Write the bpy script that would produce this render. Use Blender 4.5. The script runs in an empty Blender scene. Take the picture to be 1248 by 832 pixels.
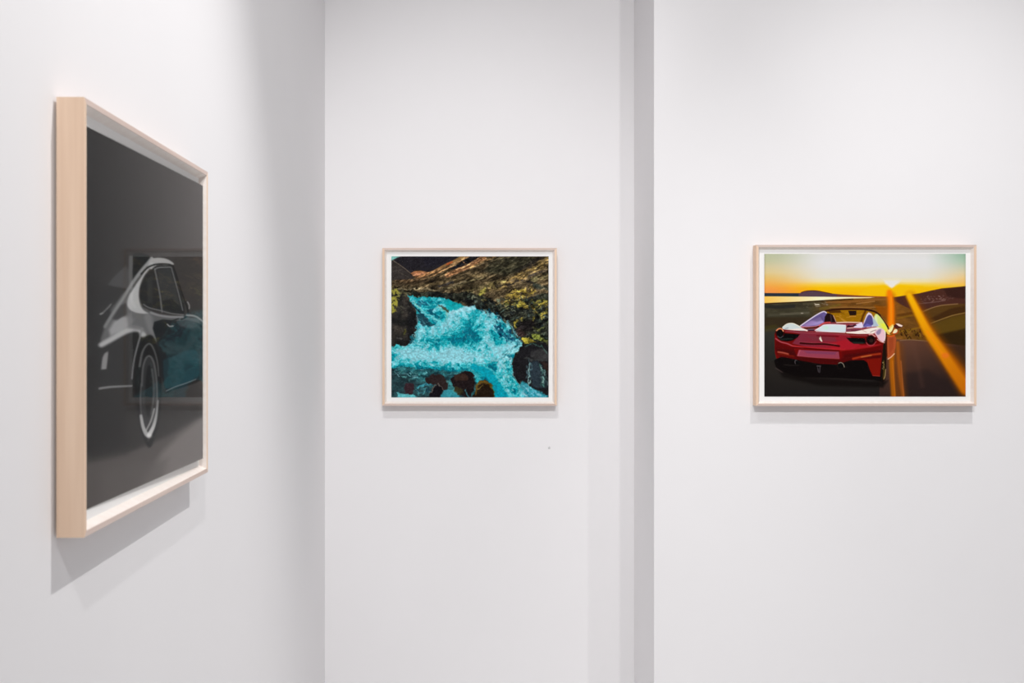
import bpy, bmesh, math, random
import numpy as np
from mathutils import Vector, Matrix

scene = bpy.context.scene
COL = scene.collection

# ------------------------------------------------------------------ camera
EYE = 1.55
cam_data = bpy.data.cameras.new('camera')
cam = bpy.data.objects.new('camera', cam_data)
COL.objects.link(cam)
cam.location = (0.0, 0.0, EYE)
cam.rotation_euler = (math.radians(90), 0, 0)
cam_data.sensor_width = 36.0
cam_data.lens = 36.0 * 1240.0 / 1248.0
cam_data.shift_x = (624 - 580) / 1248.0
cam_data.shift_y = -(416 - 404.8) / 1248.0
cam_data.clip_start = 0.05
cam_data.dof.use_dof = True
cam_data.dof.focus_distance = 3.55
cam_data.dof.aperture_fstop = 8.0
scene.camera = cam

# ------------------------------------------------------------------ world, lights, exposure
vs = scene.view_settings
vs.view_transform = 'Standard'
vs.look = 'None'
vs.gamma = 1.0
vs.use_curve_mapping = False
vs.exposure = 0.0

world = bpy.data.worlds.new('gallery_ambient')  # even ambient fill, stands for the unseen rest of the gallery
scene.world = world
world.use_nodes = True
wb = world.node_tree.nodes['Background']
wb.inputs['Color'].default_value = (1.0, 0.985, 1.0, 1)
wb.inputs['Strength'].default_value = 0.41


def spot(name, loc, target, watts, cone, blend=0.6, radius=0.02, col=(1.0, 0.99, 0.985)):
    d = bpy.data.lights.new(name, 'SPOT')
    d.energy = watts
    d.spot_size = math.radians(cone)
    d.spot_blend = blend
    d.shadow_soft_size = radius
    d.color = col
    o = bpy.data.objects.new(name, d)
    o.location = loc
    v = Vector(target) - Vector(loc)
    o.rotation_euler = v.to_track_quat('-Z', 'Y').to_euler()
    COL.objects.link(o)
    return o


# ceiling track spots of the gallery, aimed at the three pictures
LIGHTS = [
    ('track_spot_left', (1.15, 1.72, 4.35), (-0.575, 1.66, 0.95), 262, 52, 0.8, 0.02),
    ('track_spot_centre', (-0.25, 1.20, 4.60), (-0.10, 3.875, 1.15), 172, 43, 1.0, 0.04),
    ('track_spot_centre', (0.35, -0.90, 4.00), (0.45, 3.445, 1.1), 252, 66, 1.0, 0.04),
    ('track_spot_right', (1.45, 1.40, 4.65), (1.74, 3.445, 1.0), 212, 45, 1.0, 0.012),
    ('track_spot_right', (1.17, -0.90, 4.00), (1.0, 3.445, 1.10), 135, 66, 1.0, 0.05),
]
for L in LIGHTS:
    spot(*L)


# ------------------------------------------------------------------ painter for the printed photographs
def s2l(c):
    c = np.asarray(c, dtype=np.float64) / 255.0
    return np.where(c <= 0.04045, c / 12.92, ((c + 0.055) / 1.055) ** 2.4)


def smooth_pts(pts, closed, n=6):
    P = np.array(pts, float)
    N = len(P)
    out = []
    rng = range(N) if closed else range(N - 1)
    for i in rng:
        if closed:
            p0, p1, p2, p3 = P[(i - 1) % N], P[i], P[(i + 1) % N], P[(i + 2) % N]
        else:
            p0, p1, p2, p3 = P[max(i - 1, 0)], P[i], P[i + 1], P[min(i + 2, N - 1)]
        for k in range(n):
            t = k / n
            out.append(0.5 * ((2 * p1) + (-p0 + p2) * t + (2 * p0 - 5 * p1 + 4 * p2 - p3) * t * t
                              + (-p0 + 3 * p1 - 3 * p2 + p3) * t ** 3))
    if not closed:
        out.append(P[-1])
    return np.array(out)


class Art:
    """A picture painted in sRGB on a fine grid; units are print units from the given origin."""

    def __init__(self, x0, y0, w, h, res, seed=1):
        self.x0, self.y0, self.w, self.h, self.res = x0, y0, w, h, res
        self.nx, self.ny = int(round(w * res)) + 1, int(round(h * res)) + 1
        self.xs = x0 + np.linspace(0, w, self.nx)
        self.ys = y0 + np.linspace(0, h, self.ny)
        self.X, self.Y = np.meshgrid(self.xs, self.ys)
        self.img = np.zeros((self.ny, self.nx, 3))
        self.rs = np.random.RandomState(seed)

    def noise(self, sx, sy, octaves=4, gain=0.55, X=None, Y=None, ridged=False):
        X = self.X if X is None else X
        Y = self.Y if Y is None else Y
        tot = np.zeros(X.shape)
        amp, norm = 1.0, 0.0
        for o in range(octaves):
            T = self.rs.rand(97, 97)
            gx = X * (2 ** o) / sx + 13.7 * o
            gy = Y * (2 ** o) / sy + 7.3 * o
            ix, iy = np.floor(gx).astype(int), np.floor(gy).astype(int)
            fx, fy = gx - ix, gy - iy
            fx = fx * fx * (3 - 2 * fx)
            fy = fy * fy * (3 - 2 * fy)
            a = T[iy % 97, ix % 97]; b = T[iy % 97, (ix + 1) % 97]
            c = T[(iy + 1) % 97, ix % 97]; d = T[(iy + 1) % 97, (ix + 1) % 97]
            v = (a * (1 - fx) + b * fx) * (1 - fy) + (c * (1 - fx) + d * fx) * fy
            if ridged:
                v = 1 - np.abs(2 * v - 1)
            tot += amp * v
            norm += amp
            amp *= gain
        return tot / norm

    def put(self, mask, color, sl=None):
        sl = sl or (slice(None), slice(None))
        c = np.asarray(color, float)
        if c.ndim == 1:
            c = c[None, None, :]
        elif c.shape[:2] == self.img.shape[:2]:
            c = c[sl]
        m = mask[..., None]
        self.img[sl] = self.img[sl] * (1 - m) + c * m

    def window(self, P, pad):
        x0, y0 = P.min(0) - pad
        x1, y1 = P.max(0) + pad
        i0, i1 = np.searchsorted(self.xs, [x0, x1])
        j0, j1 = np.searchsorted(self.ys, [y0, y1])
        return (slice(j0, j1), slice(i0, i1))

    def segdist(self, P, sl, closed):
        X, Y = self.X[sl], self.Y[sl]
        best = np.full(X.shape, 1e9)
        par = np.zeros(X.shape)
        N = len(P)
        M = N if closed else N - 1
        for i in range(M):
            a, b = P[i], P[(i + 1) % N]
            d = b - a
            L2 = d @ d + 1e-12
            t = np.clip(((X - a[0]) * d[0] + (Y - a[1]) * d[1]) / L2, 0, 1)
            q = (X - a[0] - t * d[0]) ** 2 + (Y - a[1] - t * d[1]) ** 2
            k = q < best
            best = np.where(k, q, best)
            par = np.where(k, (i + t) / M, par)
        return np.sqrt(best), par

    def pmask(self, pts, blur=0.8, smooth=False):
        P = smooth_pts(pts, True) if smooth else np.array(pts, float)
        sl = self.window(P, blur * 1.5 + 1)
        X, Y = self.X[sl], self.Y[sl]
        if X.size == 0:
            return np.zeros(X.shape), sl
        ins = np.zeros(X.shape, bool)
        N = len(P)
        for i in range(N):
            (xa, ya), (xb, yb) = P[i], P[(i + 1) % N]
            if ya == yb:
                continue
            c = ((ya > Y) != (yb > Y)) & (X < (xb - xa) * (Y - ya) / (yb - ya) + xa)
            ins ^= c
        d, _ = self.segdist(P, sl, True)
        sd = np.where(ins, d, -d)
        m = np.clip(0.5 + sd / max(blur, 0.05), 0, 1)
        return m * m * (3 - 2 * m), sl

    def poly(self, pts, color, blur=0.8, smooth=False, a=1.0, tex=None):
        m, sl = self.pmask(pts, blur, smooth)
        if m.size == 0:
            return
        if tex is not None:
            m = m * tex[sl]
        self.put(m * a, color, sl)

    def grad(self, pts, c0, c1, p0, p1, blur=0.8, smooth=False, a=1.0):
        m, sl = self.pmask(pts, blur, smooth)
        d = np.array(p1, float) - np.array(p0, float)
        t = ((self.X[sl] - p0[0]) * d[0] + (self.Y[sl] - p0[1]) * d[1]) / (d @ d)
        t = np.clip(t, 0, 1)[..., None]
        c = np.array(c0, float) * (1 - t) + np.array(c1, float) * t
        m = (m * a)[..., None]
        self.img[sl] = self.img[sl] * (1 - m) + c * m

    def line(self, pts, width, color, blur=0.8, a=1.0, smooth=True, w1=None, c1=None, a1=None, tex=None):
        P = smooth_pts(pts, False) if smooth and len(pts) > 2 else np.array(pts, float)
        mw = max(width, w1 or 0)
        sl = self.window(P, mw + blur + 1)
        if self.X[sl].size == 0:
            return
        d, t = self.segdist(P, sl, False)
        w = width if w1 is None else width + (w1 - width) * t
        m = np.clip(0.5 + (w / 2 - d) / max(blur, 0.05), 0, 1)
        m = m * m * (3 - 2 * m)
        al = a if a1 is None else a + (a1 - a) * t
        m = m * al
        if tex is not None:
            m = m * tex[sl]
        c = np.asarray(color, float)[None, None, :]
        if c1 is not None:
            c = c + (np.asarray(c1, float) - c) * t[..., None]
        self.img[sl] = self.img[sl] * (1 - m[..., None]) + c * m[..., None]

    def ell(self, cx, cy, rx, ry, color, blur=0.8, a=1.0, rot=0.0):
        n = 24
        pts = []
        for k in range(n):
            t = 2 * math.pi * k / n
            x, y = rx * math.cos(t), ry * math.sin(t)
            pts.append((cx + x * math.cos(rot) - y * math.sin(rot), cy + x * math.sin(rot) + y * math.cos(rot)))
        self.poly(pts, color, blur, False, a)

    def dabs(self, n, region, colors, length, width, angle, jitter=0.4, a=0.7, seed=0):
        """small strokes scattered inside a polygon region"""
        rs = random.Random(seed)
        R = np.array(region, float)
        lo, hi = R.min(0), R.max(0)

        def inside(x, y):
            c = False
            for i in range(len(R)):
                (xa, ya), (xb, yb) = R[i], R[(i + 1) % len(R)]
                if (ya > y) != (yb > y) and x < (xb - xa) * (y - ya) / (yb - ya) + xa:
                    c = not c
            return c
        k = 0
        while k < n:
            x, y = rs.uniform(lo[0], hi[0]), rs.uniform(lo[1], hi[1])
            if not inside(x, y):
                if rs.random() < 0.002:
                    k += 1
                continue
            k += 1
            an = angle + rs.gauss(0, jitter)
            L = length * rs.uniform(0.4, 1.4) / 2
            dx, dy = L * math.cos(an), L * math.sin(an)
            c = rs.choice(colors)
            f = rs.uniform(0.85, 1.15)
            self.line([(x - dx, y - dy), (x + dx, y + dy)], width * rs.uniform(0.5, 1.3),
                      [min(255, v * f) for v in c], 0.7, a * rs.uniform(0.5, 1), smooth=False)

    def warp(self, amp, scale):
        """shift the picture sideways by noise so that drawn outlines turn irregular"""
        dx = (self.noise(scale, scale, 3, 0.7) - 0.5) * 2 * amp
        dy = (self.noise(scale, scale, 3, 0.7) - 0.5) * 2 * amp
        gx = np.clip((self.X + dx - self.x0) * self.res, 0, self.nx - 1.001)
        gy = np.clip((self.Y + dy - self.y0) * self.res, 0, self.ny - 1.001)
        ix, iy = gx.astype(int), gy.astype(int)
        fx, fy = (gx - ix)[..., None], (gy - iy)[..., None]
        I = self.img
        self.img = (I[iy, ix] * (1 - fx) * (1 - fy) + I[iy, ix + 1] * fx * (1 - fy)
                    + I[iy + 1, ix] * (1 - fx) * fy + I[iy + 1, ix + 1] * fx * fy)

    def blobs(self, lst):
        f = np.zeros(self.X.shape)
        for (x, y, rx, ry, v) in lst:
            f += v * np.exp(-((self.X - x) / rx) ** 2 - ((self.Y - y) / ry) ** 2)
        return f


def mixc(t, c0, c1):
    t = np.clip(t, 0, 1)[..., None]
    return np.array(c0, float) * (1 - t) + np.array(c1, float) * t


def paint_waterfall():
    A = Art(477.2, 313.0, 191.5, 170.5, 2.3, 5)
    X, Y = A.X, A.Y
    # hillside: brown and olive grass, streaks rising to the right
    U = X * 0.92 - Y * 0.39
    V = X * 0.39 + Y * 0.92
    n1 = A.noise(14, 5, 4, 0.6, U, V)
    n2 = A.noise(4, 2.2, 3, 0.7, U, V)
    n3 = A.noise(30, 16, 3)
    t = (n1 - 0.5) * 2.2 + (n2 - 0.5) * 2.6 + (n3 - 0.5) * 0.8
    A.img = mixc(0.42 + t * 0.5, (38, 32, 22), (138, 114, 76))
    for (p, w, col, a) in [([(480, 346), (510, 344), (540, 338), (570, 330), (600, 322)], 3, (58, 44, 30), .6), ([(500, 348), (530, 346), (560, 340), (590, 334)], 2.5, (120, 98, 60), .5),
                           ([(560, 334), (590, 328), (620, 330), (640, 326)], 4, (62, 52, 34), .6), ([(570, 348), (600, 340), (625, 336)], 3, (70, 58, 38), .6),
                           ([(580, 338), (606, 332), (628, 330)], 2, (116, 100, 64), .5), ([(482, 341), (500, 343), (512, 341)], 3, (132, 94, 60), .6)]:
        A.line(p, w, col, 3, a)
    # dark far mountains and the corner of sky
    A.poly([(476, 316), (489, 312), (568, 312), (557, 319), (545, 325), (532, 331), (522, 332), (508, 329), (501, 333),
            (504, 339), (490, 341), (476, 341)], (37, 35, 40), 1.0)
    A.poly([(476, 317), (486, 322), (500, 333), (505, 340), (476, 342)], (54, 49, 47), 1.2)
    A.poly([(512, 312), (560, 312), (540, 322), (520, 326)], (33, 32, 41), 5, a=0.7)
    A.line([(478, 317), (487, 323), (494, 328), (500, 333)], 0.9, (120, 106, 90), 0.9, 0.8)
    A.line([(478, 331), (490, 329)], 1.5, (92, 84, 78), 1.5, 0.5)
    A.line([(478, 326), (484, 326)], 1.2, (92, 84, 78), 1.5, 0.4)
    A.line([(486, 332), (498, 338)], 1.0, (86, 78, 70), 1.5, 0.5)
    A.poly([(476, 312), (491, 312), (484, 314.5), (477.5, 318)], (128, 196, 188), 0.8)
    A.line([(505, 313.2), (560, 313.2)], 0.9, (60, 86, 84), 0.8, 0.5)
    # orange ridges
    A.poly([(500.5, 333.5), (505, 331), (512, 330.5), (520, 332), (528, 332), (520, 335), (508, 338), (503, 336)], (172, 112, 74), 1.0)
    A.line([(508, 339), (520, 335), (530, 331), (543, 324), (556, 318), (566, 312)], 3.2, (162, 108, 62), 1.2, 0.95, w1=4.0, c1=(150, 118, 72))
    A.line([(513, 341), (528, 336), (540, 330), (552, 324), (562, 318), (571, 313)], 1.6, (196, 140, 84), 1.0, 0.8)
    A.line([(545, 322.5), (551, 320)], 2.2, (190, 86, 44), 1.0, 0.8)
    A.line([(530, 334), (540, 328.5), (548, 324.5)], 0.8, (44, 30, 24), 0.8, 0.7)
    A.poly([(547, 328), (560, 322), (568, 316), (576, 312), (592, 312), (582, 319), (571, 324), (558, 329)], (30, 29, 33), 1.2)
    A.line([(564, 319), (568, 322.5)], 1.0, (150, 104, 62), 0.8, 0.8)
    A.line([(545, 336), (556, 331), (568, 326), (578, 321), (590, 314)], 5.5, (168, 112, 68), 1.5, 0.85, w1=6)
    A.line([(556, 329.5), (570, 323.5), (580, 317.5), (588, 312)], 1.3, (206, 148, 96), 0.9, 0.7)
    A.line([(573, 327), (590, 319), (604, 313)], 2.0, (148, 112, 66), 1.5, 0.8)
    A.line([(585, 322), (600, 317), (610, 312)], 1.4, (34, 30, 24), 1.2, 0.6)
    # darker green shoulder of the slope
    A.poly([(596, 320), (612, 312), (654, 312), (646, 322), (634, 332), (616, 336), (590, 332)], (44, 45, 33), 7, a=0.72)
    A.poly([(628, 330), (640, 324), (650, 316), (658, 312), (668.9, 312), (655, 320), (645, 328), (632, 334)], (30, 27, 26), 2, a=0.7)
    # pale track and shaded bank
    A.line([(477, 352.5), (495, 353), (515, 352), (533, 354.5), (545, 352), (556, 347), (568, 343)], 1.6, (150, 134, 98), 1.2, 0.75)
    A.line([(536, 350), (548, 345), (552, 344)], 2.6, (48, 48, 54), 1.5, 0.8)
    A.line([(540, 352), (556, 350), (572, 343), (590, 339)], 1.5, (142, 128, 82), 1.2, 0.7)
    A.poly([(505, 339), (523, 338), (512, 350), (500, 350)], (60, 48, 34), 3, a=0.5)
    # golden moss of the right slope
    g = A.noise(5, 3, 3, 0.7, U, V)
    gm = np.clip((g - 0.38) * 5, 0, 1)
    A.line([(600, 350), (622, 344), (640, 334), (655, 326), (668, 318)], 10, (168, 134, 66), 5, 0.75, tex=gm)
    A.line([(572, 355), (590, 350), (612, 345)], 8, (134, 122, 70), 5, 0.6, tex=gm)
    A.poly([(606, 370), (620, 358), (633, 351), (648, 350), (654, 356), (644, 362), (630, 367), (616, 371)], (186, 156, 52), 3, a=0.9, tex=gm)
    A.line([(648, 342), (668, 335)], 7, (120, 116, 70), 4, 0.6, tex=gm)
    A.line([(590, 353), (586, 358)], 5, (158, 150, 52), 2, 0.8)
    A.line([(604, 349), (622, 347), (634, 342), (650, 345)], 2.6, (38, 34, 36), 1.5, 0.85, tex=np.clip((A.noise(5, 3) - .35) * 6, 0, 1))
    A.line([(645, 337), (658, 333), (668, 331)], 4, (42, 40, 44), 2, 0.7, tex=gm)
    A.line([(652, 348), (668, 352)], 5, (48, 60, 54), 2, 0.7)
    # dark mossy bank above the water, down the right side
    bank = [(490, 354.5), (505, 355.5), (530, 356), (552, 357.5), (572, 356), (590, 361), (604, 368), (620, 371), (640, 364), (656, 359),
            (669, 358), (669, 484), (640, 470), (625, 440), (634, 420), (618, 400), (600, 384), (575, 374), (560, 368), (530, 363), (500, 361)]
    nb = A.noise(5, 5, 4, 0.7)
    dark = mixc((nb - 0.32) * 2.0, (16, 18, 20), (72, 76, 58))
    A.poly(bank, dark, 2.0, a=0.96)
    A.dabs(330, [(560, 358), (600, 365), (668, 362), (668, 420), (640, 418), (615, 396), (595, 378)],
           [(28, 34, 34), (64, 78, 64), (84, 88, 70), (20, 20, 24), (48, 62, 60)], 4.5, 1.6, 0.7, 0.9, 0.75, 3)
    A.dabs(46, [(560, 358), (600, 365), (640, 361), (655, 380), (610, 380)], [(150, 128, 58), (110, 110, 80), (80, 106, 90)], 3.2, 1.6, -0.3, 0.5, 0.7, 4)
    A.dabs(110, [(616, 366), (668, 364), (668, 392), (655, 384), (640, 376), (620, 376)], [(140, 126, 40), (176, 146, 50), (104, 108, 44), (70, 84, 54), (24, 24, 24), (30, 28, 30)], 3.0, 1.8, -0.4, 0.6, 0.85, 6)
    for (x, y, r) in [(636, 370, 4), (641, 374, 3), (634, 373, 3), (660, 371, 3.4), (664, 368, 2.6), (663, 382, 3.2), (651, 388, 2.6), (649, 391, 2.2), (636, 389, 2.2)]:
        A.ell(x, y, r, r * .6, (176, 154, 46), 1.8, 0.7, -0.3)
    A.line([(628, 398), (628, 394), (631, 390)], 2.4, (186, 164, 50), 1.2, 0.9)
    A.poly([(633, 392), (648, 390), (655, 396), (650, 402), (640, 404), (630, 400)], (30, 27, 27), 3)
    A.poly([(630, 400), (638, 402), (642, 408), (636, 412), (630, 410)], (54, 40, 38), 3)
    A.line([(650, 399), (657, 402), (664, 397)], 2, (92, 98, 42), 1.5, 0.7)
    A.poly([(637, 412.5), (643, 411), (650, 413.5), (657, 419), (650, 421), (641, 419)], (172, 156, 42), 1.2, True)
    A.poly([(648, 407), (654, 407), (662, 411), (668, 416), (660, 415), (652, 412)], (118, 128, 46), 1.2, True)
    A.line([(658, 411), (664, 414), (668, 420)], 1.2, (120, 124, 60), 1, 0.8)
    # fine broken texture of grass, moss and lava over the whole hillside
    def rough(lo, hi, sx=3.2, sy=2.0):
        q = A.noise(sx, sy, 4, 0.8, U, V)
        q = (q - q.mean()) / q.std()
        k = np.clip(1.0 + 0.23 * q, lo, hi)
        A.img = np.clip(A.img * k[..., None], 0, 255)
    sky_keep = A.img.copy()
    rough(0.45, 1.7, 10, 1.7)
    rough(0.5, 1.6, 4, 1.8)
    g_ = A.img.mean(-1, keepdims=True)
    A.img = g_ + (A.img - g_) * 0.82
    far, fs = A.pmask([(476, 312), (570, 312), (545, 324), (524, 332), (500, 334), (504, 340), (476, 341)], 1.5)
    A.img[fs] = A.img[fs] * (1 - 0.8 * far[..., None]) + sky_keep[fs] * 0.8 * far[..., None]
    # ---- water
    water = [(497, 360), (508, 362.5), (520, 361.5), (532, 363), (546, 363.5), (556, 369), (563, 373.5), (570, 374), (577, 373.5), (587, 379),
             (593, 382), (598, 380), (603, 382), (607, 388), (614, 392), (621, 398), (624, 406), (630, 412), (636, 417), (636.5, 421), (630, 428),
             (625, 437), (624, 447), (626, 458), (631, 468), (637, 473), (650, 476), (660, 479), (669, 483), (669, 485), (476, 485), (476, 421),
             (486, 420), (494, 421), (501, 418), (506, 411), (508, 400), (509, 388), (506, 376), (500, 366)]
    W1 = A.noise(16, 12, 3)
    W2 = A.noise(16, 12, 3)
    Xw, Yw = X + (W1 - .5) * 22, Y + (W2 - .5) * 22
    f1 = A.noise(11, 9, 5, 0.68, Xw, Yw)
    f2 = A.noise(3.0, 2.6, 3, 0.7, Xw, Yw, True)
    steer = A.blobs([
        (553, 386, 12, 9, .55), (568, 378, 12, 5, .5), (545, 398, 7, 10, .45), (530, 374, 11, 5, .18), (600, 388, 9, 10, .6), (590, 382, 6, 5, .3),
        (592, 408, 6, 12, .42), (520, 398, 9, 8, .42), (512, 414, 8, 12, .3), (500, 431, 26, 7, .75), (540, 435, 34, 8, .95), (575, 438, 25, 8, .8),
        (605, 435, 17, 13, .75), (612, 458, 9, 17, .5), (622, 424, 12, 8, .35), (560, 425, 20, 6, .5), (480, 442, 10, 7, .3), (610, 398, 9, 9, .15), (650, 478, 14, 4, .5),
        (566, 398, 11, 9, -.45), (573, 410, 15, 13, -.85), (550, 413, 9, 7, -.45), (558, 418, 8, 5, -.3), (524, 408, 7, 9, -.2), (545, 368, 10, 3, -.25),
        (526, 420, 9, 8, -.25), (600, 455, 12, 20, -.75), (590, 446, 14, 6, -.45), (604, 472, 12, 12, -.55), (628, 474, 9, 7, -.3), (614, 408, 7, 6, -.2),
        (505, 452, 30, 5, -.6), (545, 452, 24, 4, -.45), (519, 376, 10, 6, -.3)])
    f3 = A.noise(9, 3.2, 4, 0.65, X * 0.8 - Y * 0.6 + (W1 - .5) * 26, X * 0.6 + Y * 0.8 + (W2 - .5) * 26, True)
    foam = 0.36 + steer * 0.95 + (f1 - 0.5) * 2.0 + (f2 - 0.5) * 0.7 + (f3 - 0.55) * 1.7
    c = mixc(foam * 1.35, (2, 124, 138), (36, 186, 196))
    ft = np.clip((foam - 0.5) * 1.5, 0, 1)
    c = c * (1 - ft[..., None]) + np.array((142, 210, 222.)) * ft[..., None]
    deep = np.clip((0.30 - foam) * 1.6, 0, 0.75)
    c = c * (1 - deep[..., None]) + np.array((0, 96, 122.)) * deep[..., None]
    A.poly(water, c, 1.2)
    edge = A.noise(2.5, 2.5, 2)
    A.dabs(150, [(586, 378), (600, 378), (622, 396), (638, 414), (630, 424), (612, 404)], [(150, 215, 220), (60, 170, 180), (10, 60, 84), (120, 200, 210)], 4, 1.0, 0.9, 0.6, 0.8, 8)
    A.dabs(34, [(602, 394), (622, 404), (628, 420), (610, 412)], [(8, 40, 76), (14, 70, 96)], 4.2, 2.0, 0.9, 0.5, 0.8, 9)
    A.dabs(90, [(612, 428), (632, 416), (634, 424), (618, 444)], [(24, 96, 112), (170, 222, 228), (90, 190, 200)], 4.5, 1.2, -0.9, 0.25, 0.8, 10)
    A.dabs(120, [(612, 440), (624, 440), (627, 460), (640, 478), (620, 474)], [(20, 130, 140), (150, 215, 215), (40, 170, 180)], 2.4, 1.2, 1.1, 0.5, 0.8, 11)
    # upper tongues, dark gaps
    A.line([(500, 368), (513, 382), (519, 390), (523, 396)], 1.6, (14, 50, 66), 1.4, 0.9, w1=5)
    A.poly([(508, 383), (514, 384), (524, 392), (530, 395), (526, 398), (516, 396), (510, 390)], (30, 60, 72), 1.6, True, 0.9)
    A.poly([(522, 378), (528, 376), (529, 381), (536, 386), (539, 388), (532, 386), (524, 383)], (16, 84, 106), 1.6, True, 0.9)
    A.line([(508, 371), (513, 376), (519, 382), (527, 387), (536, 392)], 2.4, (122, 208, 212), 1.5, 0.85)
    A.line([(506, 369), (514, 377)], 1.6, (130, 196, 180), 1.0, 0.8)
    A.dabs(26, [(508, 366), (520, 366), (522, 373), (510, 372)], [(20, 70, 96), (40, 120, 140)], 4, 1.4, 0.6, 0.3, 0.7, 12)
    A.poly([(534, 371.5), (540, 372.5), (546, 377), (549, 379), (546, 381), (541, 376)], (70, 76, 62), 1.2, True)
    A.line([(532, 374), (540, 377), (545, 382), (544, 389)], 1.4, (150, 206, 190), 1.0, 0.7)
    A.poly([(541, 366), (558, 369), (567, 375), (558, 378), (549, 379), (545, 374)], (16, 160, 168), 2, True, 0.85)
    A.line([(520, 366), (534, 370)], 1.5, (10, 110, 130), 1.2, 0.7)
    A.line([(549, 381), (560, 378), (571, 374.5), (579, 376)], 3.4, (160, 216, 228), 2, 0.9)
    A.dabs(200, [(512, 384), (545, 384), (600, 384), (606, 402), (590, 424), (505, 424), (508, 400)],
           [(150, 214, 224), (0, 138, 150), (110, 200, 210), (20, 166, 176)], 4.2, 1.2, 0.5, 1.0, 0.55, 13)
    A.dabs(22, [(476, 421), (492, 421), (500, 425), (476, 426)], [(100, 212, 214)], 3, 1.5, 0, 0.8, 0.8, 14)
    # smooth teal chute lower right
    A.poly([(577, 443), (590, 446), (602, 452), (610, 464), (616, 476), (618, 485), (602, 485), (600, 472), (594, 462), (584, 454), (574, 449)], (0, 156, 176), 3, True, 0.97)
    A.line([(580, 443), (594, 447), (605, 456), (612, 468), (620, 480)], 1.6, (110, 206, 210), 2.5, 0.8)
    A.line([(604, 470), (610, 485)], 3, (0, 140, 170), 3, 0.5)
    A.line([(572, 448), (580, 455), (586, 463)], 2, (70, 170, 180), 1.5, 0.7)
    # rapids among stones, lower left
    nr = A.noise(7, 3.2, 4, 0.7)
    rap = mixc((nr - 0.34) * 2.6, (24, 40, 46), (66, 146, 150))
    A.poly([(476, 448), (492, 446), (512, 449), (530, 450), (548, 452), (566, 451), (576, 456), (582, 466), (584, 485), (476, 485)], rap, 3.0, a=0.92)
    A.poly([(476, 450), (486, 452), (500, 462), (520, 464), (528, 466), (524, 485), (476, 485)], (40, 52, 56), 5, a=0.6)
    A.poly([(493, 468), (499, 466), (504, 469), (504, 478), (495, 479)], (58, 40, 46), 1.5, True)
    A.dabs(50, [(478, 449), (520, 450), (524, 458), (500, 462), (484, 460)], [(110, 196, 190), (30, 60, 70), (140, 206, 214)], 4, 1.1, 0.1, 0.5, 0.7, 15)
    A.line([(510, 472), (517, 468), (527, 466.5)], 3, (60, 150, 168), 1.5, 0.85)
    A.dabs(24, [(508, 470), (526, 466), (524, 478), (510, 480)], [(90, 190, 194), (20, 50, 70), (70, 150, 170)], 4, 1.3, -0.6, 0.5, 0.8, 16)
    A.poly([(520, 459), (530, 456), (538, 456), (544, 462), (546, 474), (540, 476), (530, 468), (520, 466)], (46, 36, 36), 1.6, True)
    A.poly([(524.5, 484), (526, 475), (530, 469), (534, 467), (539, 472), (542, 478), (538, 482), (534, 484)], (24, 22, 26), 1.2, True)
    A.line([(525, 479), (529, 471), (533.5, 467.5), (538, 471), (541, 475)], 0.8, (128, 116, 106), 0.8, 0.8)
    A.line([(545, 465), (551, 470), (554, 470), (552, 476)], 2, (80, 150, 150), 1.2, 0.85)
    A.poly([(549, 462), (556, 457), (566, 453), (573, 452), (578, 459), (579, 468), (576, 478), (570, 484), (562, 480), (555, 475), (551, 468)], (34, 27, 28), 1.6, True)
    A.poly([(554, 458), (566, 456), (570, 462), (556, 464)], (62, 44, 36), 2, True, 0.8)
    A.poly([(553, 472), (562, 472), (566, 478), (558, 480)], (66, 62, 36), 2, True, 0.7)
    #A.dabs(9, [(562, 455), (570, 455), (570, 464), (562, 462)], [(170, 190, 170)], 1.5, 1.0, 0, 1, 0.8, 17)
    A.poly([(540, 477), (548, 474), (558, 480), (562, 484), (538, 484)], (58, 150, 164), 1.8, True, 0.9)
    A.poly([(485, 477), (489, 479), (500, 479.5), (508, 484.5), (487, 484.5)], (98, 190, 196), 1.5, True, 0.95)
    A.line([(568, 474), (571, 483)], 1.4, (70, 140, 150), 1.2, 0.8)
    A.poly([(577, 484.5), (580, 475), (584, 466), (590, 463), (597, 466), (601, 474), (602, 484.5)], (38, 28, 20), 1.2, True)
    A.line([(580, 478), (582, 470), (587, 465), (594, 466), (600, 472)], 2.4, (120, 92, 36), 1.8, 0.8)
    A.line([(582, 474), (588, 469)], 1.2, (158, 134, 64), 1, 0.7)
    A.line([(601, 470), (603, 484)], 1.2, (90, 120, 50), 1.2, 0.6)
    # big wet rock on the right
    A.poly([(636, 425), (641, 420), (650, 416.5), (660, 418), (669.5, 424), (669.5, 483), (658, 477), (648, 474), (641, 468), (635, 465), (632.5, 468.5),
            (628, 461), (624.5, 450), (625, 442), (629, 434)], (31, 30, 33), 1.2, True)
    A.poly([(648, 428), (660, 424), (669, 430), (669, 437), (656, 437), (648, 434)], (66, 66, 66), 3, True, 0.7)
    A.line([(640, 436), (650, 438), (668, 439)], 2, (74, 78, 76), 2, 0.7)
    A.line([(641, 422), (650, 419), (661, 423), (667, 430)], 0.9, (80, 124, 110), 1, 0.7)
    A.poly([(646, 440), (656, 440), (664, 452), (668, 472), (650, 472), (646, 460)], (48, 62, 72), 3, False, 0.8)
    A.line([(646, 442), (644, 450), (645.5, 458), (644.5, 471)], 1.4, (150, 192, 190), 1.0, 0.9)
    A.dabs(20, [(641, 440), (648, 440), (648, 460), (642, 460)], [(100, 140, 150)], 3, 1, 1.5, 0.3, 0.7, 18)
    A.dabs(54, [(654, 440), (662, 446), (668, 462), (668, 474), (660, 468), (657, 452)], [(96, 160, 146), (60, 100, 90), (140, 180, 170), (30, 40, 44)], 3.4, 1.1, 1.1, 0.35, 0.8, 19)
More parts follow.
